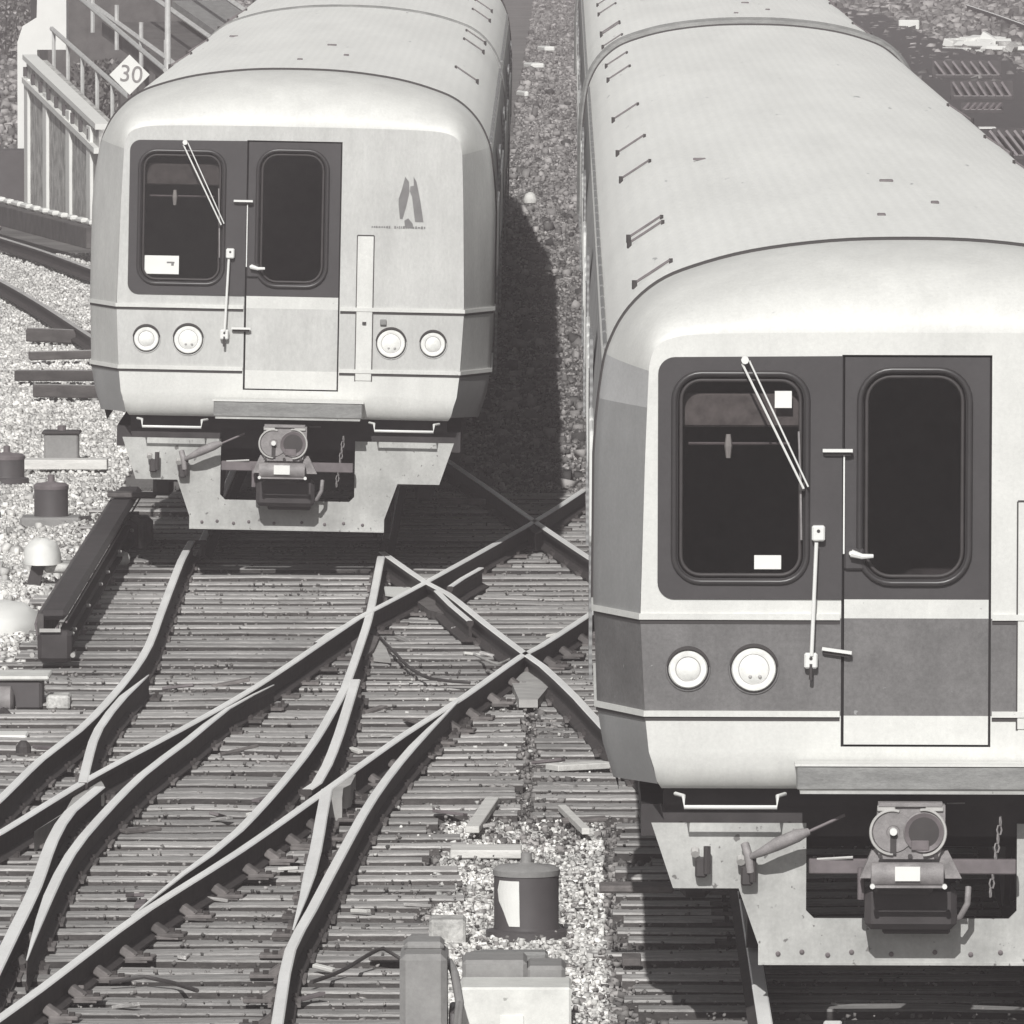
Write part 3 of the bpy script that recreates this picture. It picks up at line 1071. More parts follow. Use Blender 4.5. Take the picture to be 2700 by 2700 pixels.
        if rr > .1:
            pr_ = [(rr, .004), (rr * .95, .014), (rr * .70, .017), (rr * .66, .014), (rr * .45, .024), (rr * .2, .028), (.004, .029)]
            mt_ = ['lens', 'lens', 'lens_ring', 'lens', 'lens', 'lens']
        else:
            pr_ = [(rr, .004), (rr * .93, .014), (rr * .66, .015), (rr * .60, .011), (rr * .4, .024), (.004, .028)]
            mt_ = ['lens', 'lens', 'lens_ring', 'lens', 'lens']
        mb.lathe((u, 0, z), pr_, 'lens', 36, 'Y', mats=mt_)
        if rr > .1:
            for dx in (-.018, .030):
                mb.lathe((u + dx, -.026, z - .036), [(.010, .0), (.006, .004)], 'lens_ring', 10, 'Y')
        mb.build("lens", hl, smooth=50)
    # --- emblem and lettering of the light car
    if detail == 'light':
        mb = MB()
        U = lambda x: (x - 767) / 333.0
        Z = lambda y: 6.15 - (y + 585) / 333.0 + .015
        P = lambda l: [(U(x), Z(y)) for x, y in l]
        def poly(l):
            p = P(l)
            ar = sum(p[i][0] * p[(i + 1) % len(p)][1] - p[(i + 1) % len(p)][0] * p[i][1] for i in range(len(p)))
            if ar < 0:
                p = list(reversed(p))
            mb.plate(p, [], -.004, .003, 'logo')
        poly([(1062, 467), (1072, 480), (1074, 505), (1066, 545), (1057, 578), (1050, 578), (1046, 540), (1046, 525), (1054, 500)])
        poly([(1084, 467), (1092, 480), (1103, 530), (1112, 585), (1090, 585), (1081, 520), (1075, 505), (1076, 492), (1085, 490)])
        poly([(1062, 582), (1072, 576), (1084, 590), (1086, 602), (1064, 600)])
        mb.build("emblem", car)
        mb = MB()
        rr = random.Random(4)
        x_ = 976.0
        while x_ < 1118:
            w_ = rr.uniform(3, 7)
            h_ = rr.choice([3.5, 5, 6.5])
            if not (1022 < x_ < 1032):
                mb.box((U(x_ + w_ / 2), -.003, Z(600)), (w_ / 333 * .8, .004, h_ / 333), 'logo')
            x_ += w_ + rr.uniform(.8, 2.2)
        mb.build("lettering", car)
    # --- anticlimber
    mb = MB()
    mb.box((0, -.09, 1.155), (1.17, .18, .115), 'anti', bev=.006)
    mb.box((0, -.10, 1.222), (1.19, .17, .012), 'white')
    mb.box((0, -.12, 1.088), (1.14, .20, .014), 'apron')
    mb.build("anticlimber", car)
    # --- step irons under the body
    for sgn in (-1, 1):
        mb = MB()
        c = sgn * .915
        pts = [(c - .275, .06, 1.055), (c - .235, -.06, 1.055), (c - .232, -.08, 1.0), (c + .232, -.08, 1.0), (c + .235, -.06, 1.055), (c + .275, .06, 1.055)]
        mb.tube(pts, .0105, 'chrome', 8)
        mb.build("step_iron", car, smooth=60)
    # --- pilot plate
    mb = MB()
    hw = 1.31
    outer = [(-.77, .195), (.77, .195), (.77, .285), (.87, .57), (1.20, .57), (hw, .90), (.53, .90), (.53, .46), (.49, .42), (-.49, .42), (-.53, .46), (-.53, .90), (-hw, .90), (-1.20, .57), (-.87, .57), (-.77, .285)]
    mb.plate(outer, [], .14, .02, 'apron')
    mb.box((0, .155, .19), (1.54, .05, .012), 'apron')
    pil = mb.build("pilot_plate", car)
    for bx, bz in ((-.67, .24), (-.55, .25), (-.42, .235), (-.3, .25), (-.1, .24), (.12, .25), (.3, .24), (.45, .25), (.6, .24)):
        mb = MB()
        mb.lathe((bx, .142, bz), [(.013, 0), (.013, .008), (.006, .012)], 'iron_mid', 8, 'Y')
        mb.build("bolt", pil)
    # --- underframe in the dark
    mb = MB()
    mb.box((0, 1.6, .90), (2.72, 2.6, .16), 'under')
    mb.box((0, .30, 1.03), (2.5, .1, .10), 'under')
    mb.box((-.9, .5, .70), (.3, .6, .3), 'under')
    mb.box((.9, .5, .70), (.3, .6, .3), 'under')
    mb.box((0, L / 2 + .4, .88), (2.5, L - 1.2, .2), 'under')
    for k in range(6):
        mb.box((R.uniform(-.6, .6), 8.5 + k * 1.6, .55), (1.3, 1.1, .45), 'under', bev=.03)
    mb.build("underframe", car)
    # bogies
    for by in ((3.9, 21.6, 29.7, 47.4) if L > 30 else (3.9, 21.6)):
        bm_ = MB()
        for sgn in (-1, 1):
            bm_.box((sgn * 1.02, by, .52), (.14, 2.9, .2), 'under', bev=.03)
            bm_.box((sgn * 1.06, by - 1.28, .46), (.16, .34, .34), 'under', bev=.03)
            bm_.box((sgn * 1.06, by + 1.28, .46), (.16, .34, .34), 'under', bev=.03)
            bm_.tube([(sgn * 1.06, by - .4, .38), (sgn * 1.06, by - .4, .62)], .1, 'under', 10)
            bm_.tube([(sgn * 1.06, by + .4, .38), (sgn * 1.06, by + .4, .62)], .1, 'under', 10)
            bm_.box((sgn * 1.36, by, .2), (.4, .25, .04), 'plate', bev=.01)
        bm_.box((0, by, .55), (2.0, .5, .2), 'under')
        bog = bm_.build("bogie", car)
        for wy in (by - 1.28, by + 1.28):
            for sgn in (-1, 1):
                w = MB()
                w.lathe((sgn * .72, wy, .43), [(.06, -.10), (.40, -.07), (.455, -.065), (.455, -.035), (.425, -.03), (.42, .07), (.34, .07), (.06, .04)] if sgn > 0 else [(.06, .10), (.40, .07), (.455, .065), (.455, .035), (.425, .03), (.42, -.07), (.34, -.07), (.06, -.04)], 'iron_dark', 28, 'X')
                w.build("wheel", bog, smooth=40)
    # --- coupler
    mb = MB()
    mb.box((-.02, .60, .86), (.26, 1.5, .22), 'iron_dark', bev=.03)
    mb.plate([(-.17, .76), (.12, .76), (.155, .86), (.155, 1.03), (-.18, 1.03), (-.20, .86)], [], -.27, .1, 'iron')
    mb.plate([(-.27, .66), (.24, .66), (.17, .80), (-.21, .80)], [], -.235, .08, 'iron')
    mb.box((-.02, -.25, 1.035), (.32, .08, .02), 'iron')
    cp = mb.build("coupler", car)
    mb = MB()
    q = [(-.110 + .108 * math.cos(math.radians(a_)), -.283, .895 + .110 * math.sin(math.radians(a_))) for a_ in range(72, 276, 8)]
    mb.tube(q, .0075, 'frog', 6)
    mb.lathe((-.105, -.271, .895), [(.104, .001), (.10, .008), (.035, .006), (.03, .0)], 'iron', 24, 'Y')
    mb.tube([(-.105, -.27, .90), (-.105, -.315, .90)], .019, 'chrome', 10)
    mb.box((-.105, -.282, .835), (.03, .012, .10), 'iron_dark')
    mb.build("coupling_ring", cp)
    mb = MB()
    q = [(.048 + .108 * math.cos(math.radians(a_)), -.289, .895 + .114 * math.sin(math.radians(a_))) for a_ in range(-92, 108, 8)]
    mb.tube(q, .0075, 'frog', 6)
    mb.lathe((.048, -.275, .895), [(.104, .004), (.098, .012), (.055, -.004), (.03, -.02)], 'iron_dark', 24, 'Y', mats=['iron', 'iron_mid', 'dark'])
    mb.box((.03, -.284, .83), (.09, .012, .05), 'iron_mid', bev=.004)
    mb.build("coupling_funnel", cp)
    for bx in (-.17, -.02, .11):
        mb = MB()
        mb.lathe((bx, -.275, .775), [(.012, .0), (.012, .01)], 'iron_dark', 8, 'Y')
        mb.build("bolt", cp)
    for bx in (-.14, .10):
        mb = MB()
        mb.box((bx, -.275, 1.015), (.09, .02, .03), 'frog', bev=.004)
        mb.build("lug", cp)
    mb = MB()
    mb.lathe((-.215, -.30, .685), [(.058, 0), (.062, .01), (.062, .35), (.058, .36)], 'iron', 20, 'X')
    mb.box((-.03, -.355, .63), (.38, .02, .012), 'iron')
    eb = mb.build("electric_head", cp, smooth=40)
    mb = MB()
    mb.box((-.035, -.363, .695), (.125, .006, .072), 'label')
    mb.build("label_plate", eb)
    mb = MB()
    mb.box((0, -.02, .70), (1.04, .06, .075), 'iron_mid', bev=.006)
    mb.box((-.05, -.02, .62), (.30, .3, .1), 'iron_dark', bev=.02)
    mb.box((-.01, -.02, .50), (.46, .22, .22), 'under', bev=.03)  # dark block for coupler mass and shadow, enlarged so its shadow reaches lower
    mb.box((.02, .02, .385), (.34, .12, .05), 'under', bev=.01)
    for q_ in (-.21, .15):
        mb.tube([(q_, -.34, .632), (q_, -.375, .632)], .013, 'chrome', 8)
    mb.tube([(-.48, -.04, .735), (-.30, -.06, .748)], .008, 'frog', 6)
    mb.tube([(.17, -.05, 1.02), (.26, -.05, 1.022)], .004, 'iron', 5)
    mb.tube([(-.26, -.1, .70), (-.26, -.1, .54)], .018, 'iron_mid', 8)
    mb.build("coupler_carrier", car)
    for (sx, nm) in ((1, "chain"),):
        mb = MB()
        for k in range(9):
            zz = .93 - k * .045
            a_ = k * 1.57
            q = [(.44 - k * .006 + .012 * math.cos(t * 1.05) * (1 if k % 2 else .3), -.03 + .012 * math.cos(t * 1.05) * (.3 if k % 2 else 1), zz + .026 * math.sin(t * 1.05)) for t in range(6)]
            mb.tube(q, .005, 'iron', 5, closed=True)
        mb.build(nm, car)
    mb = MB()
    mb.tube([(.28, -.05, .60), (.275, -.08, .52), (.24, -.06, .45), (.18, .0, .42), (.12, .1, .42)], .016, 'iron', 8)
    mb.build("air_hose", car, smooth=60)
    # jumper cable lying towards the coupler
    mb = MB()
    mb.tube([(-.82, .05, .735), (-.76, .0, .765), (-.68, -.03, .81), (-.58, -.04, .855), (-.52, -.03, .875)], [.014, .022, .034, .034, .018], 'iron', 10)
    mb.tube([(-.52, -.03, .875), (-.43, -.02, .915), (-.34, .0, .955)], .008, 'iron_mid', 6)
    mb.tube([(-.84, .09, .80), (-.82, .05, .735), (-.81, .06, .66)], .022, 'iron', 8)
    mb.build("jumper_hose", car, smooth=60)
    for (u_, z_) in ((-1.06, .70), (-.83, .66)):
        mb = MB()
        mb.box((u_, .10, z_ - .02), (.06, .08, .10), 'iron_dark', bev=.01)
        mb.tube([(u_ + .03, .06, z_ + .09), (u_ + .03, .06, z_ - .05)], .018, 'iron_dark', 8)
        mb.tube([(u_ - .03, .08, z_ + .07), (u_ - .03, .05, z_ + .05)], .022, 'frog', 8)
        mb.build("air_cock", pil)
    return car


car_l = make_car("pale subway car on the left track with a dark emblem right of its door", 'face', 'face', 'light',
                 bars=((9.6, 1), (20.2, 1), (23.8, 1), (12.5, -1), (17.5, -1)))
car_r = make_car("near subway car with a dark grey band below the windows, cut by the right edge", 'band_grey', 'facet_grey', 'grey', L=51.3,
                 bars=((2.5, -1), (7.6, -1), (8.35, -1), (17.8, -1), (23, -1), (30.7, -1), (42.2, -1), (47, -1), (2.5, 1), (7.6, 1), (17.8, 1), (23, 1), (30.7, 1)))
c2 = copy_tree(car_l)
c2["label"] = "second car of the left train, behind the pale car with the emblem"
c3 = copy_tree(car_l)
c3["label"] = "last car of the left train, its dark side bending away at the top edge"
c4 = copy_tree(car_r)
c4["label"] = "farther car of the right train, its roof beyond the grey arch at the top edge"
for c in (c2, c3):
    for ch in list(c.children):
        if ch.name.split('.')[0] in ("emblem", "lettering"):
            bpy.data.objects.remove(ch)
for c in (car_l, c2, c3):
    c["group"] = "cars of the left train"
for c in (car_r, c4):
    c["group"] = "cars of the right train"
ROLL_L = math.radians(1.15)
car_l.location = (XL, YL, .03)
car_l.rotation_euler = (0, ROLL_L, AL)
c2.location = (XL - AL * 51.7, YL + 51.7, .03)
c2.rotation_euler = (0, -ROLL_L, AL + math.pi)
c3.location = (XL - AL * 52, YL + 52, .03)
c3.rotation_euler = (0, ROLL_L, AL + .023)
car_r.location = (XR, YR, 0)
car_r.rotation_euler = (0, math.radians(.15), 0)
c4.location = (XR, YR + 51.9, 0)

# things behind the cab windows
def card(name, label, cat, base, u0, u1, z0, z1, y, m='label', detail=None):
    mb = MB()
    mb.box((0, 0, 0), (u1 - u0, .006, z1 - z0), m)
    if detail:
        for (a, b, w, h) in detail:
            mb.box((a, -.004, b), (w, .003, h), 'logo')
    o = mb.build(name)
    ry = base.rotation_euler
    o.location = Matrix.LocRotScale(base.location, base.rotation_euler, None) @ Vector(((u0 + u1) / 2, y, (z0 + z1) / 2))
    o.rotation_euler = ry
    tag(o, label, cat)


card("card", "large white card with a small mark in the window of the left train", "card", car_l, -1.155, -.885, 2.20, 2.345, .022, detail=[(.07, .02, .06, .012), (.085, .005, .02, .02)])
card("card", "small square white card high in the window of the right train", "card", car_r, -.70, -.615, 3.0, 3.085, .022)
card("paper", "crumpled white paper at the foot of the right train's cab window", "paper", car_r, -.80, -.665, 2.19, 2.26, .022)

# ================================================================== THIRD RAIL
t = thing("third_rail", "dark covered third rail with pale insulators beside the left track", "third rail", (-3.66, 79.6, 0))
mb = MB()
L = 14.0
mb.box((-.02, L / 2, .19), (.20, L, .07), 'under', bev=.03)
mb.box((-.11, L / 2, .08), (.045, L, .24), 'deck')
mb.tube([(.075, 0, .14), (.075, L, .14)], .008, 'iron_mid', 6)
mb.build("cover_board", t)
mb = MB()
mb.box((.02, L / 2, -.01), (.075, L, .05), 'railweb')
mb.box((.02, L / 2, -.05), (.025, L, .07), 'railweb')
mb.box((.02, L / 2, -.09), (.12, L, .02), 'railweb')
mb.build("contact_rail", t)
for k in range(6):
    mb = MB()
    y = .35 + k * 2.6
    mb.lathe((.02, y, -.17), [(.07, 0), (.075, .03), (.05, .05), (.06, .08)], 'iron_mid', 14)
    mb.build("insulator", t)
    mb = MB()
    mb.tube([(-.12, y, -.14), (-.16, y, .1), (-.13, y, .20)], .010, 'iron_mid', 6)
    mb.build("bracket", t)
for yk in (.4, .8, 3.1, 5.3, 6.6, 8.9, 11.4):
    mb = MB()
    mb.lathe((.085, yk, .03), [(.014, 0), (.014, .02), (.008, .03)], 'frog', 8, 'X')
    mb.build("bolt", t)
mb = MB()
mb.box((0.0, -.12, -.02), (.24, .24, .22), 'under', bev=.03)
mb.box((-.03, -.25, .10), (.15, .02, .025), 'frog')
mb.tube([(.13, -.1, -.08), (.13, -.22, -.08)], .018, 'frog', 8)
mb.tube([(-.16, -.1, -.08), (-.16, -.22, -.08)], .018, 'frog', 8)
mb.build("end_ramp", t)
t = thing("cable_terminal", "arched iron terminal box at the far end of the covered third rail", "terminal box", gp(345, 1440, -.17))
mb = MB()
mb.box((0, 0, .12), (.36, .4, .26), 'iron_mid', bev=.05)
mb.tube([(-.1, -.22, .0), (-.1, -.24, .2), (0, -.25, .27), (.1, -.24, .2), (.1, -.22, .0)], .03, 'iron', 8)
mb.build("housing", t, smooth=50)
mb = MB()
mb.tube([(0, -.2, .1), (.02, -.4, .06), (-.05, -.8, .0)], .03, 'iron_dark', 8)
mb.build("cable", t, smooth=50)
mb = MB()
mb.lathe((0, 0, 0), [(.03, 0), (.062, .03), (.066, .07), (.045, .11), (.0, .125)], 'label', 14)
o = mb.build("insulator_cap", smooth=60, loc=gp(322, 1492, -.16))
tag(o, "bright white insulator cap by the far end of the covered third rail", "insulator")

# far left track with its third rail
rail("near rail of the far left track", [(-160, 655), (0, 737), (110, 800), (240, 884), (330, 940)], m='railhead_dull', plates=False)
rail("far rail of the far left track", [(-160, 574), (0, 624), (120, 662), (240, 706), (330, 740)], m='railhead_dull', plates=False)
t0 = gp(-60, 566, .0)
t1 = gp(262, 652, .0)
d = (t1 - t0)
ln = d.length
t = thing("third_rail", "far third rail with a row of white insulators at the left edge", "third rail", t0, math.atan2(d.y, d.x) - math.pi / 2)
mb = MB()
mb.box((0, ln / 2, .12), (.35, ln, .28), 'deck', bev=.01)
mb.build("cover_board", t)
for k in range(13):
    mb = MB()
    mb.box((.0, .6 + k * ln / 13.5, .30), (.11, .25 + R.random() * .35, .07), 'label', bev=.02)
    mb.build("insulator", t)


# ================================================================== LEFT EQUIPMENT
def pot(name, label, px, py, r, h, m, lid='iron_mid', patch=False, cat="signal pot"):
    p = gp(px, py, -.22)
    t = thing(name, label, cat, p)
    mb = MB()
    mb.lathe((0, 0, 0), [(r * 1.25, 0), (r * 1.25, .05), (r * 1.02, .06), (r, .08), (r, h - .02)], m, 32)
    mb.build("drum", t, smooth=40)
    mb = MB()
    mb.lathe((0, 0, h - .02), [(r * 1.03, 0), (r * 1.04, .03), (r * .9, .05), (r * .3, .06), (.03, .07), (.03, .12), (.015, .125)], lid, 32)
    mb.build("lid", t, smooth=40)
    return t


t = pot("signal_pot", "black iron signal pot standing on the pale ballast nearest the covered third rail", 135, 1385, .145, .33, 'box_dk')
mb = MB()
mb.box((0, -.02, .03), (.52, .44, .10), 'box', bev=.02)
mb.tube([(.25, -.1, .06), (.33, -.15, .08), (.36, -.15, .0)], .02, 'iron_dark', 8)
mb.build("base", t)
t = thing("relay_box", "squat grey relay box behind the long pale plank", "relay box", gp(163, 1215, -.22))
mb = MB()
mb.box((0, 0, .13), (.32, .3, .26), 'box', bev=.015)
mb.box((0, 0, .27), (.36, .34, .03), 'iron_dark', bev=.01)
mb.build("case", t)
mb = MB()
mb.tube([(0, 0, .28), (0, 0, .33)], .04, 'iron_mid', 10)
mb.build("knob", t)
mb = MB()
mb.box((0, 0, 0), (.78, .3, .09), 'wood', bev=.006)
o = mb.build("plank", loc=gp(172, 1240, -.2) + Vector((0, 0, .06)))
o.rotation_euler = (0, 0, .0)
tag(o, "long pale plank lying in front of the squat grey relay box", "plank")
t = pot("signal_pot", "low dark signal pot cut by the left edge beside the long plank", 18, 1275, .16, .24, 'box_dk')

# curved hood and pipe
def lump(mb, c, r, m, seed, n=14, k=7):
    rg = random.Random(seed)
    vs, fs = [], []
    for i in range(k + 1):
        a = math.pi / 2 * i / k
        for t_ in range(n):
            b = 2 * math.pi * t_ / n
            w = 1 + rg.uniform(-.06, .06)
            vs.append((c[0] + r[0] * w * math.cos(a) ** .6 * math.cos(b), c[1] + r[1] * w * math.cos(a) ** .6 * math.sin(b), c[2] + r[2] * w * math.sin(a)))
    for i in range(k):
        for t_ in range(n):
            u = (t_ + 1) % n
            fs.append((i * n + t_, i * n + u, (i + 1) * n + u, (i + 1) * n + t_))
    fs.append(tuple(range(k * n, k * n + n)))
    fs.append(tuple(reversed(range(n))))
    mb.add(vs, fs, m)


t = thing("track_box", "pale rounded box on a dark leg left of the covered third rail", "track box", gp(100, 1555, -.22))
mb = MB()
lump(mb, (.03, .1, .20), (.15, .26, .20), 'conc_lt', 3)
mb.box((.2, .2, .17), (.3, .5, .07), 'conc', bev=.02)
mb.build("hood", t, smooth=60)
mb = MB()
mb.box((-.02, 0, .1), (.1, .1, .26), 'iron_dark', ry=.25)
mb.build("leg", t)
mb = MB()
mb.box((.16, -.3, .03), (.2, .3, .06), 'conc', bev=.01)
mb.build("footing", t)
mb = MB()
lump(mb, (0, 0, 0), (.36, .6, .24), 'conc_lt', 8)
o = mb.build("covered_mound", smooth=60, loc=gp(-15, 1668, -.22))
tag(o, "big pale covered mound at the left edge below the rounded box", "mound")
t = thing("switch_machine", "dark switch machine with a rounded motor at the left edge", "switch machine", gp(40, 1868, -.2))
mb = MB()
mb.box((.02, .05, .10), (.34, .4, .2), 'box_dk', bev=.02)
mb.box((.02, .1, .22), (.44, .55, .03), 'box_lt', bev=.01)
mb.build("case", t)
mb = MB()
mb.lathe((-.12, -.2, .07), [(.06, -.12), (.10, -.10), (.10, .10), (.06, .12)], 'iron', 18, 'X')
mb.build("motor", t, smooth=40)
mb = MB()
mb.box((.30, .0, .05), (.16, .3, .10), 'conc', bev=.015)
mb.build("mounting_block", t)
mb = MB()
mb.tube([(-.05, -.45, -.02), (-.05, -.6, .03), (.02, -.7, -.03)], .03, 'iron_dark', 8)
mb.build("operating_rod", t)
mb = MB()
mb.box((0, 0, 0), (.28, .35, .06), 'conc_lt', bev=.01)
o = mb.build("concrete_block", loc=gp(18, 1945, -.17))
tag(o, "pale concrete block at the left edge below the switch machine", "block")
mb = MB()
mb.lathe((0, 0, 0), [(.05, 0), (.05, .04), (.03, .07), (.02, .08)], 'iron_dark', 12)
o = mb.build("bolt_cap", loc=gp(62, 1985, -.165))
tag(o, "small dark bolt cap on a sleeper near the left edge", "bolt")

# loose timbers by the left train
for i, (x, y, L_, rz, lab) in enumerate((
        (185, 955, .9, .1, "dark sleeper end lying furthest back against the left train"),
        (165, 1010, 1.0, -.05, "dark loose sleeper by the left train, third from the back"),
        (190, 1052, .8, .06, "dark loose sleeper nearest the grey relay box"),
        (175, 905, .9, .0, "dark loose sleeper second from the back beside the left train"))):
    for k in range(1):
        mb = MB()
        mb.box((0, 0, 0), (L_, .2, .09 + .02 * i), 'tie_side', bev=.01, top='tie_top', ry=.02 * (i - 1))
        o = mb.build("loose_sleeper", loc=gp(x, y, -.2) + Vector((0, 0, .08)))
        o.rotation_euler = (0, 0, rz)
        tag(o, lab, "sleeper")

# ================================================================== FRONT EQUIPMENT
t = pot("signal_pot", "large dark drum with a white stain between the tracks in front", 1388, 2476, .178, .375, 'box_dk', lid='box')
mb = MB()
def cyl_patch(mb, r, pts, m):
    vs = [(r * math.sin(a), -r * math.cos(a), z) for a, z in pts]
    mb.add(vs, [tuple(range(len(vs)))], m)
rows = [(.335, -.95, -.22), (.28, -1.05, -.22), (.22, -.98, -.21), (.16, -.75, -.21), (.11, -.62, -.20), (.085, -.55, -.2)]
for i in range(len(rows) - 1):
    z0, a0, b0 = rows[i]
    z1, a1, b1 = rows[i + 1]
    for k in range(6):
        f0, f1 = k / 6, (k + 1) / 6
        cyl_patch(mb, .1815, [(a1 + (b1 - a1) * f0, z1), (a1 + (b1 - a1) * f1, z1), (a0 + (b0 - a0) * f1, z0), (a0 + (b0 - a0) * f0, z0)], 'label')
mb.build("paint_stain", t)
t = thing("switch_machine", "low grey switch machine with a pale metal cover at the bottom edge", "switch machine", gp(1350, 2740, -.22))
mb = MB()
mb.box((.02, .0, .14), (.56, .5, .30), 'box_lt', bev=.012)
mb.box((.0, -.256, .12), (.12, .01, .06), 'label', bev=.002)
mb.build("pale_case", t)
mb = MB()
mb.box((-.09, .5, .27), (.33, .42, .20), 'box', bev=.02)
mb.build("lid", t)
mb = MB()
mb.box((.17, .5, .24), (.20, .4, .20), 'box', bev=.02)
for k in range(3):
    mb.tube([(.11 + k * .055, .27, .22), (.11 + k * .055, .27, .13)], .018, 'iron_dark', 8)
mb.build("terminal_case", t)
mb = MB()
mb.box((.0, .95, .24), (.36, .16, .22), 'anti', bev=.015)
mb.box((-.02, 1.2, .20), (.40, .12, .24), 'anti', bev=.015)
mb.build("mounting_bar", t)
t = thing("signal_case", "tall rounded grey signal case left of the pale metal cover", "signal case", gp(1118, 2790, -.22))
mb = MB()
mb.box((0, 0, .27), (.235, .6, .56), 'box', bev=.03)
mb.box((0, .12, .56), (.20, .3, .05), 'box', bev=.02)
mb.build("case", t)
mb = MB()
mb.box((.15, .1, .12), (.05, .5, .25), 'box_dk', bev=.01)
mb.tube([(.16, -.1, .1), (.18, -.2, .3), (.15, .1, .42), (.12, .4, .44)], .022, 'box', 8)
mb.build("conduit", t, smooth=50)
t = thing("junction_box", "small flat grey junction box behind the tall signal case", "junction box", gp(1180, 2490, -.22))
mb = MB()
mb.box((0, 0, .08), (.20, .3, .14), 'conc', bev=.015)
mb.box((-.14, -.1, .03), (.14, .2, .06), 'box', bev=.015)
mb.build("case", t)

mb = MB()
mb.box((0, 0, 0), (.42, .38, .05), 'wood', bev=.006)
o = mb.build("plank", loc=gp(1282, 2245, -.17))
tag(o, "wide pale plank lying behind the stained drum", "plank")
def stick(label, pa, pb, w, m='wood', z=-.14, cat="plank", name="plank"):
    a, b = gp(*pa, z), gp(*pb, z)
    d = b - a
    mb = MB()
    mb.box((0, 0, 0), (w, d.length, .04), m, bev=.004)
    o = mb.build(name, loc=(a + b) / 2)
    o.rotation_euler = (0, 0, math.atan2(d.y, d.x) - math.pi / 2)
    tag(o, label, cat)
stick("pale board slanting across the sleepers above the stained drum", (1245, 2188), (1298, 2110), .085)
stick("thin pale slat leaning across the sleepers beside the right train", (1545, 2192), (1482, 2130), .05)
stick("long pale board lying flat left of the right train", (1455, 2024), (1605, 2016), .16)
stick("short dark board near the front corner of the right train", (1640, 2530), (1690, 2530), .3, 'plate')
# short wires and debris
def wire(label, pts, r, m, z=-.13):
    mb = MB()
    mb.tube(densify([gp(x, y, z + dz) for x, y, dz in pts], .12), r, m, 6)
    o = mb.build("wire", smooth=60)
    tag(o, label, "wire")
wire("dark loose cable snaking over the sleepers right of the crossing casting", [(1000, 1680, 0), (1040, 1720, .02), (1080, 1760, 0), (1140, 1790, .01), (1240, 1800, 0)], .012, 'iron_dark')
wire("dark cable curling between the sleepers near the bottom edge", [(290, 2590, 0), (380, 2575, .02), (450, 2590, 0), (520, 2612, .0)], .012, 'iron_dark')
wire("dark wire from the signal case across the sleepers", [(1060, 2530, 0), (1010, 2500, .06), (900, 2560, .0), (820, 2590, .0)], .011, 'iron_dark')
wire("pale wire lying beside the opposite diagonal rail", [(1250, 1725, 0), (1310, 1750, .02), (1350, 1735, 0)], .01, 'frog')

# track debris: chips of timber scattered on the sleepers
rr = random.Random(21)
chipm = []
for k in range(4):
    mb = MB()
    mb.box((0, 0, 0), (.12 + .05 * k, .04 + .01 * k, .02), ['wood', 'tie_top', 'iron_mid', 'plate'][k], bev=.003)
    chipm.append(mb)
protos = [c.build("wood_chip") for c in chipm]
used = [False] * 4
for i in range(60):
    x = rr.uniform(120, 1550)
    y = rr.uniform(1650, 2680)
    if 1180 < x and y > 2250:
        continue
    k = rr.randrange(4)
    if used[k]:
        o = protos[k].copy()
        COL.objects.link(o)
    else:
        o = protos[k]
        used[k] = True
    o.location = gp(x, y, -.15)
    o.rotation_euler = (rr.uniform(-.2, .2), rr.uniform(-.2, .2), rr.uniform(0, 6.28))
    tag(o, "small chip of debris lying on the sleepers", "debris", "chips of debris on the sleepers")

# ================================================================== UPPER LEFT
# parapet wall
t = thing("platform_wall", "weathered concrete platform wall with framed panels behind the left train", "wall", (0, 0, 0))
A = gp(98, 565, -.2)
B = gp(290, 640, -.2)
dv = (B - A)
dv.z = 0
ln = dv.length
ang = math.atan2(dv.y, dv.x)
t.location = A
t.rotation_euler = (0, 0, ang)
mb = MB()
def slope_wall(mb, x0, x1, h0, h1, y0, y1, m, z0=0.0):
    v = [(x0, y0, z0), (x1, y0, z0), (x1, y1, z0), (x0, y1, z0), (x0, y0, h0), (x1, y0, h1), (x1, y1, h1), (x0, y1, h0)]
    mb.add(v, [(0, 1, 5, 4), (1, 2, 6, 5), (2, 3, 7, 6), (3, 0, 4, 7), (4, 5, 6, 7)], m)
slope_wall(mb, 0, ln, 2.25, 1.55, -.15, .15, 'conc')
mb.build("wall_face", t)
mb = MB()
slope_wall(mb, -.1, ln, 2.33, 1.63, -.2, .0, 'conc_lt', z0=2.0)
mb.v = [(v[0], v[1], 2.25 - .7 * v[0] / ln if abs(v[2] - 2.0) < 1e-6 else v[2]) for v in mb.v]
mb.build("coping", t)
for k in range(9):
    mb = MB()
    f = k / 9
    mb.box((ln * f + .05, -.17, 2.08 - .7 * f), (.10, .06, .14), 'box_dk')
    mb.build("drain_slot", t)
mb = MB()
slope_wall(mb, 0, ln, 2.0, 1.3, -.22, -.15, 'conc_lt', z0=1.9)
mb.v = [(v[0], v[1], 1.92 - .7 * v[0] / ln if abs(v[2] - 1.9) < 1e-6 else v[2]) for v in mb.v]
mb.build("ledge", t)
for k, f in enumerate((0.03, .30, .62, .9)):
    mb = MB()
    x = ln * f
    mb.box((x, -.17, 1.0 - .2 * f), (ln * .05, .05, 2.0 - .55 * f), 'conc_lt', bev=.01)
    mb.build("panel_frame", t)
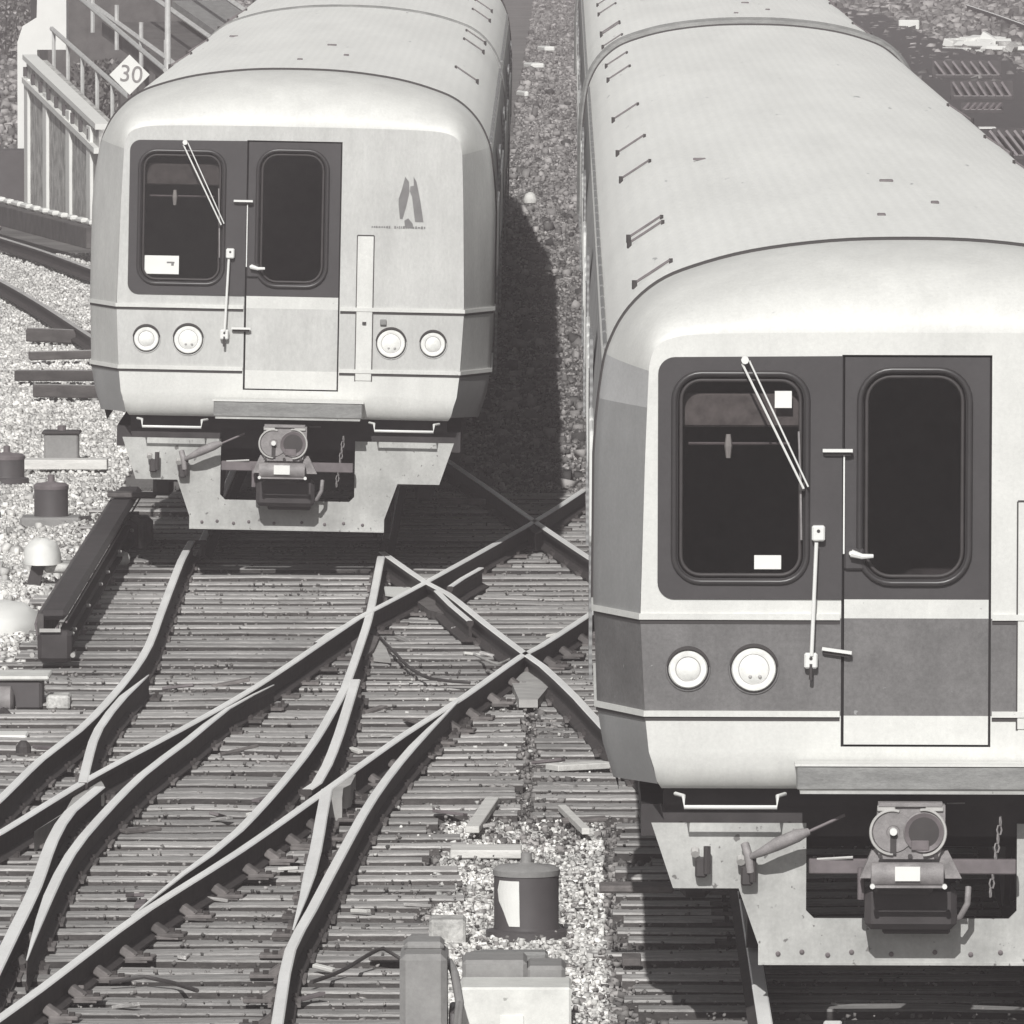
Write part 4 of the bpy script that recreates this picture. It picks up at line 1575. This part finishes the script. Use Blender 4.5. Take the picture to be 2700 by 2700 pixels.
# railing above the wall
t = thing("railing", "thin pale handrail stepping down above the weathered platform wall", "railing", A + Vector((0, 0, 2.2)), ang)
for off, zz in ((.25, .45), (.6, .95)):
    mb = MB()
    mb.tube([(-.3, off, zz + .05), (ln * 1.15, off, zz - .75)], .035, 'fence', 6)
    mb.build("rail_bar", t)
for k in range(6):
    mb = MB()
    x = ln * k / 5
    mb.tube([(x, .25, -.1 - .75 * k / 5), (x, .25, .5 - .75 * k / 5)], .03, 'fence', 6)
    mb.build("post", t)

# white stepped pier
p = gp(75, 440, -.2)
t = thing("concrete_pier", "bright white stepped concrete pier at the upper left", "pier", p)
s_ = FPX / (p.y)
w1 = 52 / s_
mb = MB()
v0 = [(-.5 * w1, 0), (.5 * w1, 0)]
hh = (440 - 130) / s_
pts = [(-.5 * w1, 0), (.5 * w1, 0), (.5 * w1, (440 - 130) / s_), (103 / s_, (440 - 130) / s_), (103 / s_, 500 / s_), (28 / s_, 500 / s_), (25 / s_, (440 - 45) / s_), (-12 / s_, (440 - 68) / s_), (-.5 * w1, (440 - 110) / s_)]
mb.plate(pts, [], -.3, .8, 'conc_lt')
mb.build("shaft", t)
t = thing("equipment_cabinet", "dark equipment cabinet at the foot of the white pier", "cabinet", gp(45, 560, -.2))
mb = MB()
mb.box((0, 0, .45), (.75, .8, .95), 'box_dk', bev=.03)
mb.box((.42, -.1, .62), (.3, .4, .12), 'fence', bev=.01)
mb.build("cabinet_body", t)

# dark stairs / walkway
p = gp(330, 360, -.2)
t = thing("walkway", "dark plank walkway on trestles with pale handrails above the left train", "walkway", p + Vector((0, 0, 0)), ang + .15)
s_ = FPX / p.y
mb = MB()
mb.box((1.2, .9, 1.35), (6.5, 1.6, .25), 'deck', ry=.16)
mb.box((1.2, 1.9, 1.75), (6.5, 1.0, .2), 'anti', ry=.16)
mb.build("deck", t)
for k in range(5):
    mb = MB()
    mb.box((-1.2 + k * 1.3, .3, .5), (.18, .18, 1.6), 'deck')
    mb.build("trestle", t)
for k in range(3):
    mb = MB()
    mb.tube([(-2.2, -.1 + k * .8, 2.35 + k * .35), (4.6, -.1 + k * .8, 1.25 + k * .35)], .045, 'fence', 6)
    mb.build("rail_bar", t)
for k in range(4):
    mb = MB()
    x = -1.9 + k * 1.7
    mb.tube([(x, -.1, 1.5 - .16 * x), (x, -.1, 2.3 - .16 * x)], .04, 'fence', 6)
    mb.build("post", t)
t = thing("lamp_pole", "thin pale pole rising beside the walkway at the top edge", "pole", gp(443, 420, -.2))
mb = MB()
mb.lathe((0, 0, 0), [(.09, 0), (.09, .1), (.055, .15), (.045, 5.0)], 'fence', 12)
mb.build("shaft", t, smooth=40)
t = thing("weathered_hut", "grey plank hut behind the walkway at the top left", "hut", gp(300, 250, -.2), ang)
mb = MB()
mb.box((0, 0, 1.6), (3.5, 3, 3.2), 'deck')
mb.build("wall", t)
mb = MB()
mb.box((0, 0, 3.3), (4.0, 3.5, .25), 'anti', ry=.12)
mb.build("roof", t)

# speed sign
sp = gp(340, 640, -.2)
Ysg = 150.0
s_ = FPX / Ysg
X_ = (342 - 1500) / s_
Zc = CAM_H - (195 + 585) / s_
t = thing("speed_sign", "white diamond sign reading 30 on a thin post", "sign", (X_, Ysg, 0))
mb = MB()
h_ = 53 / s_
mb.plate([(0, Zc - h_), (h_, Zc), (0, Zc + h_), (-h_, Zc)], [], -.02, .02, 'label')
sign = mb.build("sign_board", t)
cu = bpy.data.curves.new("number", 'FONT')
cu.body = "30"
cu.size = .32
cu.align_x = 'CENTER'
cu.align_y = 'CENTER'
cu.extrude = .002
tmp = bpy.data.objects.new("number", cu)
COL.objects.link(tmp)
bpy.context.view_layer.update()
me = bpy.data.meshes.new_from_object(tmp.evaluated_get(bpy.context.evaluated_depsgraph_get()))
bpy.data.objects.remove(tmp)
me.materials.clear()
me.materials.append(M['iron'])
nb = bpy.data.objects.new("number", me)
COL.objects.link(nb)
nb.parent = sign
nb.rotation_euler = (math.pi / 2, math.radians(6), 0)
nb.location = (0.02, -.026, Zc)
mb = MB()
mb.tube([(0, .02, -.2), (0, .02, Zc)], .03, 'iron_mid', 8)
mb.build("post", t)

# brush beside the pier
def shrub(label, px, py, rad, n, seed, hgt):
    rg = random.Random(seed)
    t = thing("shrub", label, "shrub", gp(px, py, -.25))
    mb = MB()
    for k in range(7):
        a = rg.uniform(0, 6.28)
        mb.tube([(0, 0, 0), (math.cos(a) * rad * .4, math.sin(a) * rad * .4, hgt * .6), (math.cos(a) * rad * .8, math.sin(a) * rad * .8, hgt)], [.02, .012, .004], 'deck', 5)
    mb.build("stem", t)
    mb = MB()
    for k in range(n):
        a, q, z = rg.uniform(0, 6.28), rad * math.sqrt(rg.random()), rg.uniform(.05, 1) * hgt
        q *= (1.1 - .5 * z / hgt)
        c = Vector((q * math.cos(a), q * math.sin(a), z))
        u = Vector((rg.uniform(-1, 1), rg.uniform(-1, 1), rg.uniform(-1, 1))).normalized() * rg.uniform(.03, .09)
        w = u.cross(Vector((rg.uniform(-1, 1), rg.uniform(-1, 1), rg.uniform(-1, 1)))).normalized() * u.length * .6
        mb.add([c - u, c + w, c + u, c - w], [(0, 1, 2, 3)], 'leaf' if rg.random() < .7 else 'gravel_md')
    mb.build("foliage", t)


shrub("ragged bush left of the white pier at the top edge", 15, 150, 1.3, 1400, 1, 1.8)
shrub("dark bush between the white pier and the walkway", 225, 240, .9, 1300, 2, 2.2)
shrub("small bush in front of the walkway", 250, 330, .7, 700, 5, 1.2)

# ================================================================== BETWEEN THE TRAINS
for i, (x, y, w, lab) in enumerate(((1408, 180, 36, "white rubbish sheet lying furthest up the cinder strip between the trains"), (1440, 135, 28, "small white scrap near the top edge between the trains"), (1398, 535, 34, "round pale stone at the edge of the left train's shadow"), (1378, 255, 12, "tiny white scrap in the middle of the cinder strip between the trains"), (1446, 712, 18, "pale stone on the cinder strip where the shadow widens"))):
    p = gp(x, y, -.22)
    s_ = FPX / p.y
    mb = MB()
    if i in (2, 4):
        mb.lathe((0, 0, 0), [(.5 * w / s_, 0), (.55 * w / s_, .3 * w / s_), (.35 * w / s_, .7 * w / s_), (.02, .85 * w / s_)], 'wood', 10)
        o = mb.build("boulder", loc=p, smooth=50)
        tag(o, lab, "stone")
    else:
        mb.box((0, 0, .06), (w / s_, .9, .12), 'label', bev=.03, rz=.2)
        o = mb.build("scrap", loc=p)
        tag(o, lab, "scrap")

# ================================================================== UPPER RIGHT
dk = [gp(x, y, -.23) for x, y in ((2200, 30), (2330, 52), (2420, 98), (2500, 128), (2570, 158), (2640, 160), (2760, 245), (2760, 640), (2500, 500), (2350, 260))]  # outline of the dark sheet that paints the train's shade
bed("shade_strip", [(p.x, p.y) for p in reversed(dk)], -.10, 'under', "dark oily ground along the far side of the right train")


def rack(label, px, py, wpx, hpx, n, lean):
    """low stack of dark slatted panels leaning back, pale slats showing"""
    p = gp(px, py, -.10)
    s_ = FPX / p.y
    w, h = wpx / s_, hpx / s_
    t = thing("slatted_rack", label, "rack", p)
    mb = MB()
    mb.box((0, .32, h / 2), (w * 1.1, .06, h), 'under', rx=-.15)
    mb.box((0, .2, .03), (w * 1.1, .5, .06), 'under')
    mb.build("back_panel", t)
    for k in range(n):
        mb = MB()
        x = -w / 2 + w * (k + .5) / n
        mb.tube([(x - lean / 2, .18, h * .92), (x + lean / 2, .0, .05)], .035, 'iron_mid', 5)
        mb.build("slat", t)
    mb = MB()
    mb.box((0, .02, .05), (w, .05, .05), 'iron')
    mb.build("bottom_bar", t)


rack("dark slatted rack below the white rubble beyond the right train", 2550, 206, 165, 46, 7, .22)
rack("dark slatted rack second below the white rubble", 2590, 262, 150, 48, 7, .18)
rack("low dark slatted rack tight beside the right train's roof edge", 2590, 298, 100, 26, 6, -.12)
rack("dark slatted rack at the right edge of the photo", 2690, 420, 130, 80, 6, .32)

p = gp(2396, 78, -.2)
s_ = FPX / p.y
mb = MB()
mb.box((0, 0, .12), (54 / s_, .6, 26 / s_), 'label', bev=.02)
o = mb.build("crate", loc=p)
tag(o, "small white crate beyond the right train near the top edge", "crate")
mb = MB()
rg = random.Random(5)
p = gp(2600, 138, -.2)
s_ = FPX / p.y
for k in range(26):
    x = rg.uniform(-90, 90) / s_
    mb.box((x, rg.uniform(-1.5, 2.5), rg.uniform(0.02, .35) * (1 - abs(x) * s_ / 110)), (rg.uniform(.15, .6), rg.uniform(.3, 1.2), rg.uniform(.05, .22)), 'conc_lt' if rg.random() < .75 else 'conc', rz=rg.uniform(-1, 1), ry=rg.uniform(-.6, .6), bev=.01)
o = mb.build("rubble_pile", loc=p)
tag(o, "pile of white broken slabs beyond the right train", "rubble pile")
rail("pale rail crossing the top right corner", [(2550, 12), (2640, 42), (2760, 85)], m='railhead', plates=False)
stick("white board hanging at the edge of the right train's roof line", (2580, 338), (2625, 338), .6, 'label', -.1)


# ------------------------------------------------------------------ added haze volume, lifts the dark tones
hm = bpy.data.materials.new("dark_lift_haze")
hm.use_nodes = True
hn = hm.node_tree
hn.nodes.clear()
ho = hn.nodes.new("ShaderNodeOutputMaterial")
hv = hn.nodes.new("ShaderNodeVolumePrincipled")
hv.inputs["Color"].default_value = (1.0, 0.905, 0.925, 1)
hv.inputs["Density"].default_value = 0.0013
hn.links.new(hv.outputs[0], ho.inputs["Volume"])
mb = MB()
M['haze'] = hm
mb.box((0, 316, 3.85), (290, 670, 10.3), 'haze')
hz = mb.build("haze")
tag(hz, "added haze over the rail yard that lifts its dark tones", kind="stuff")
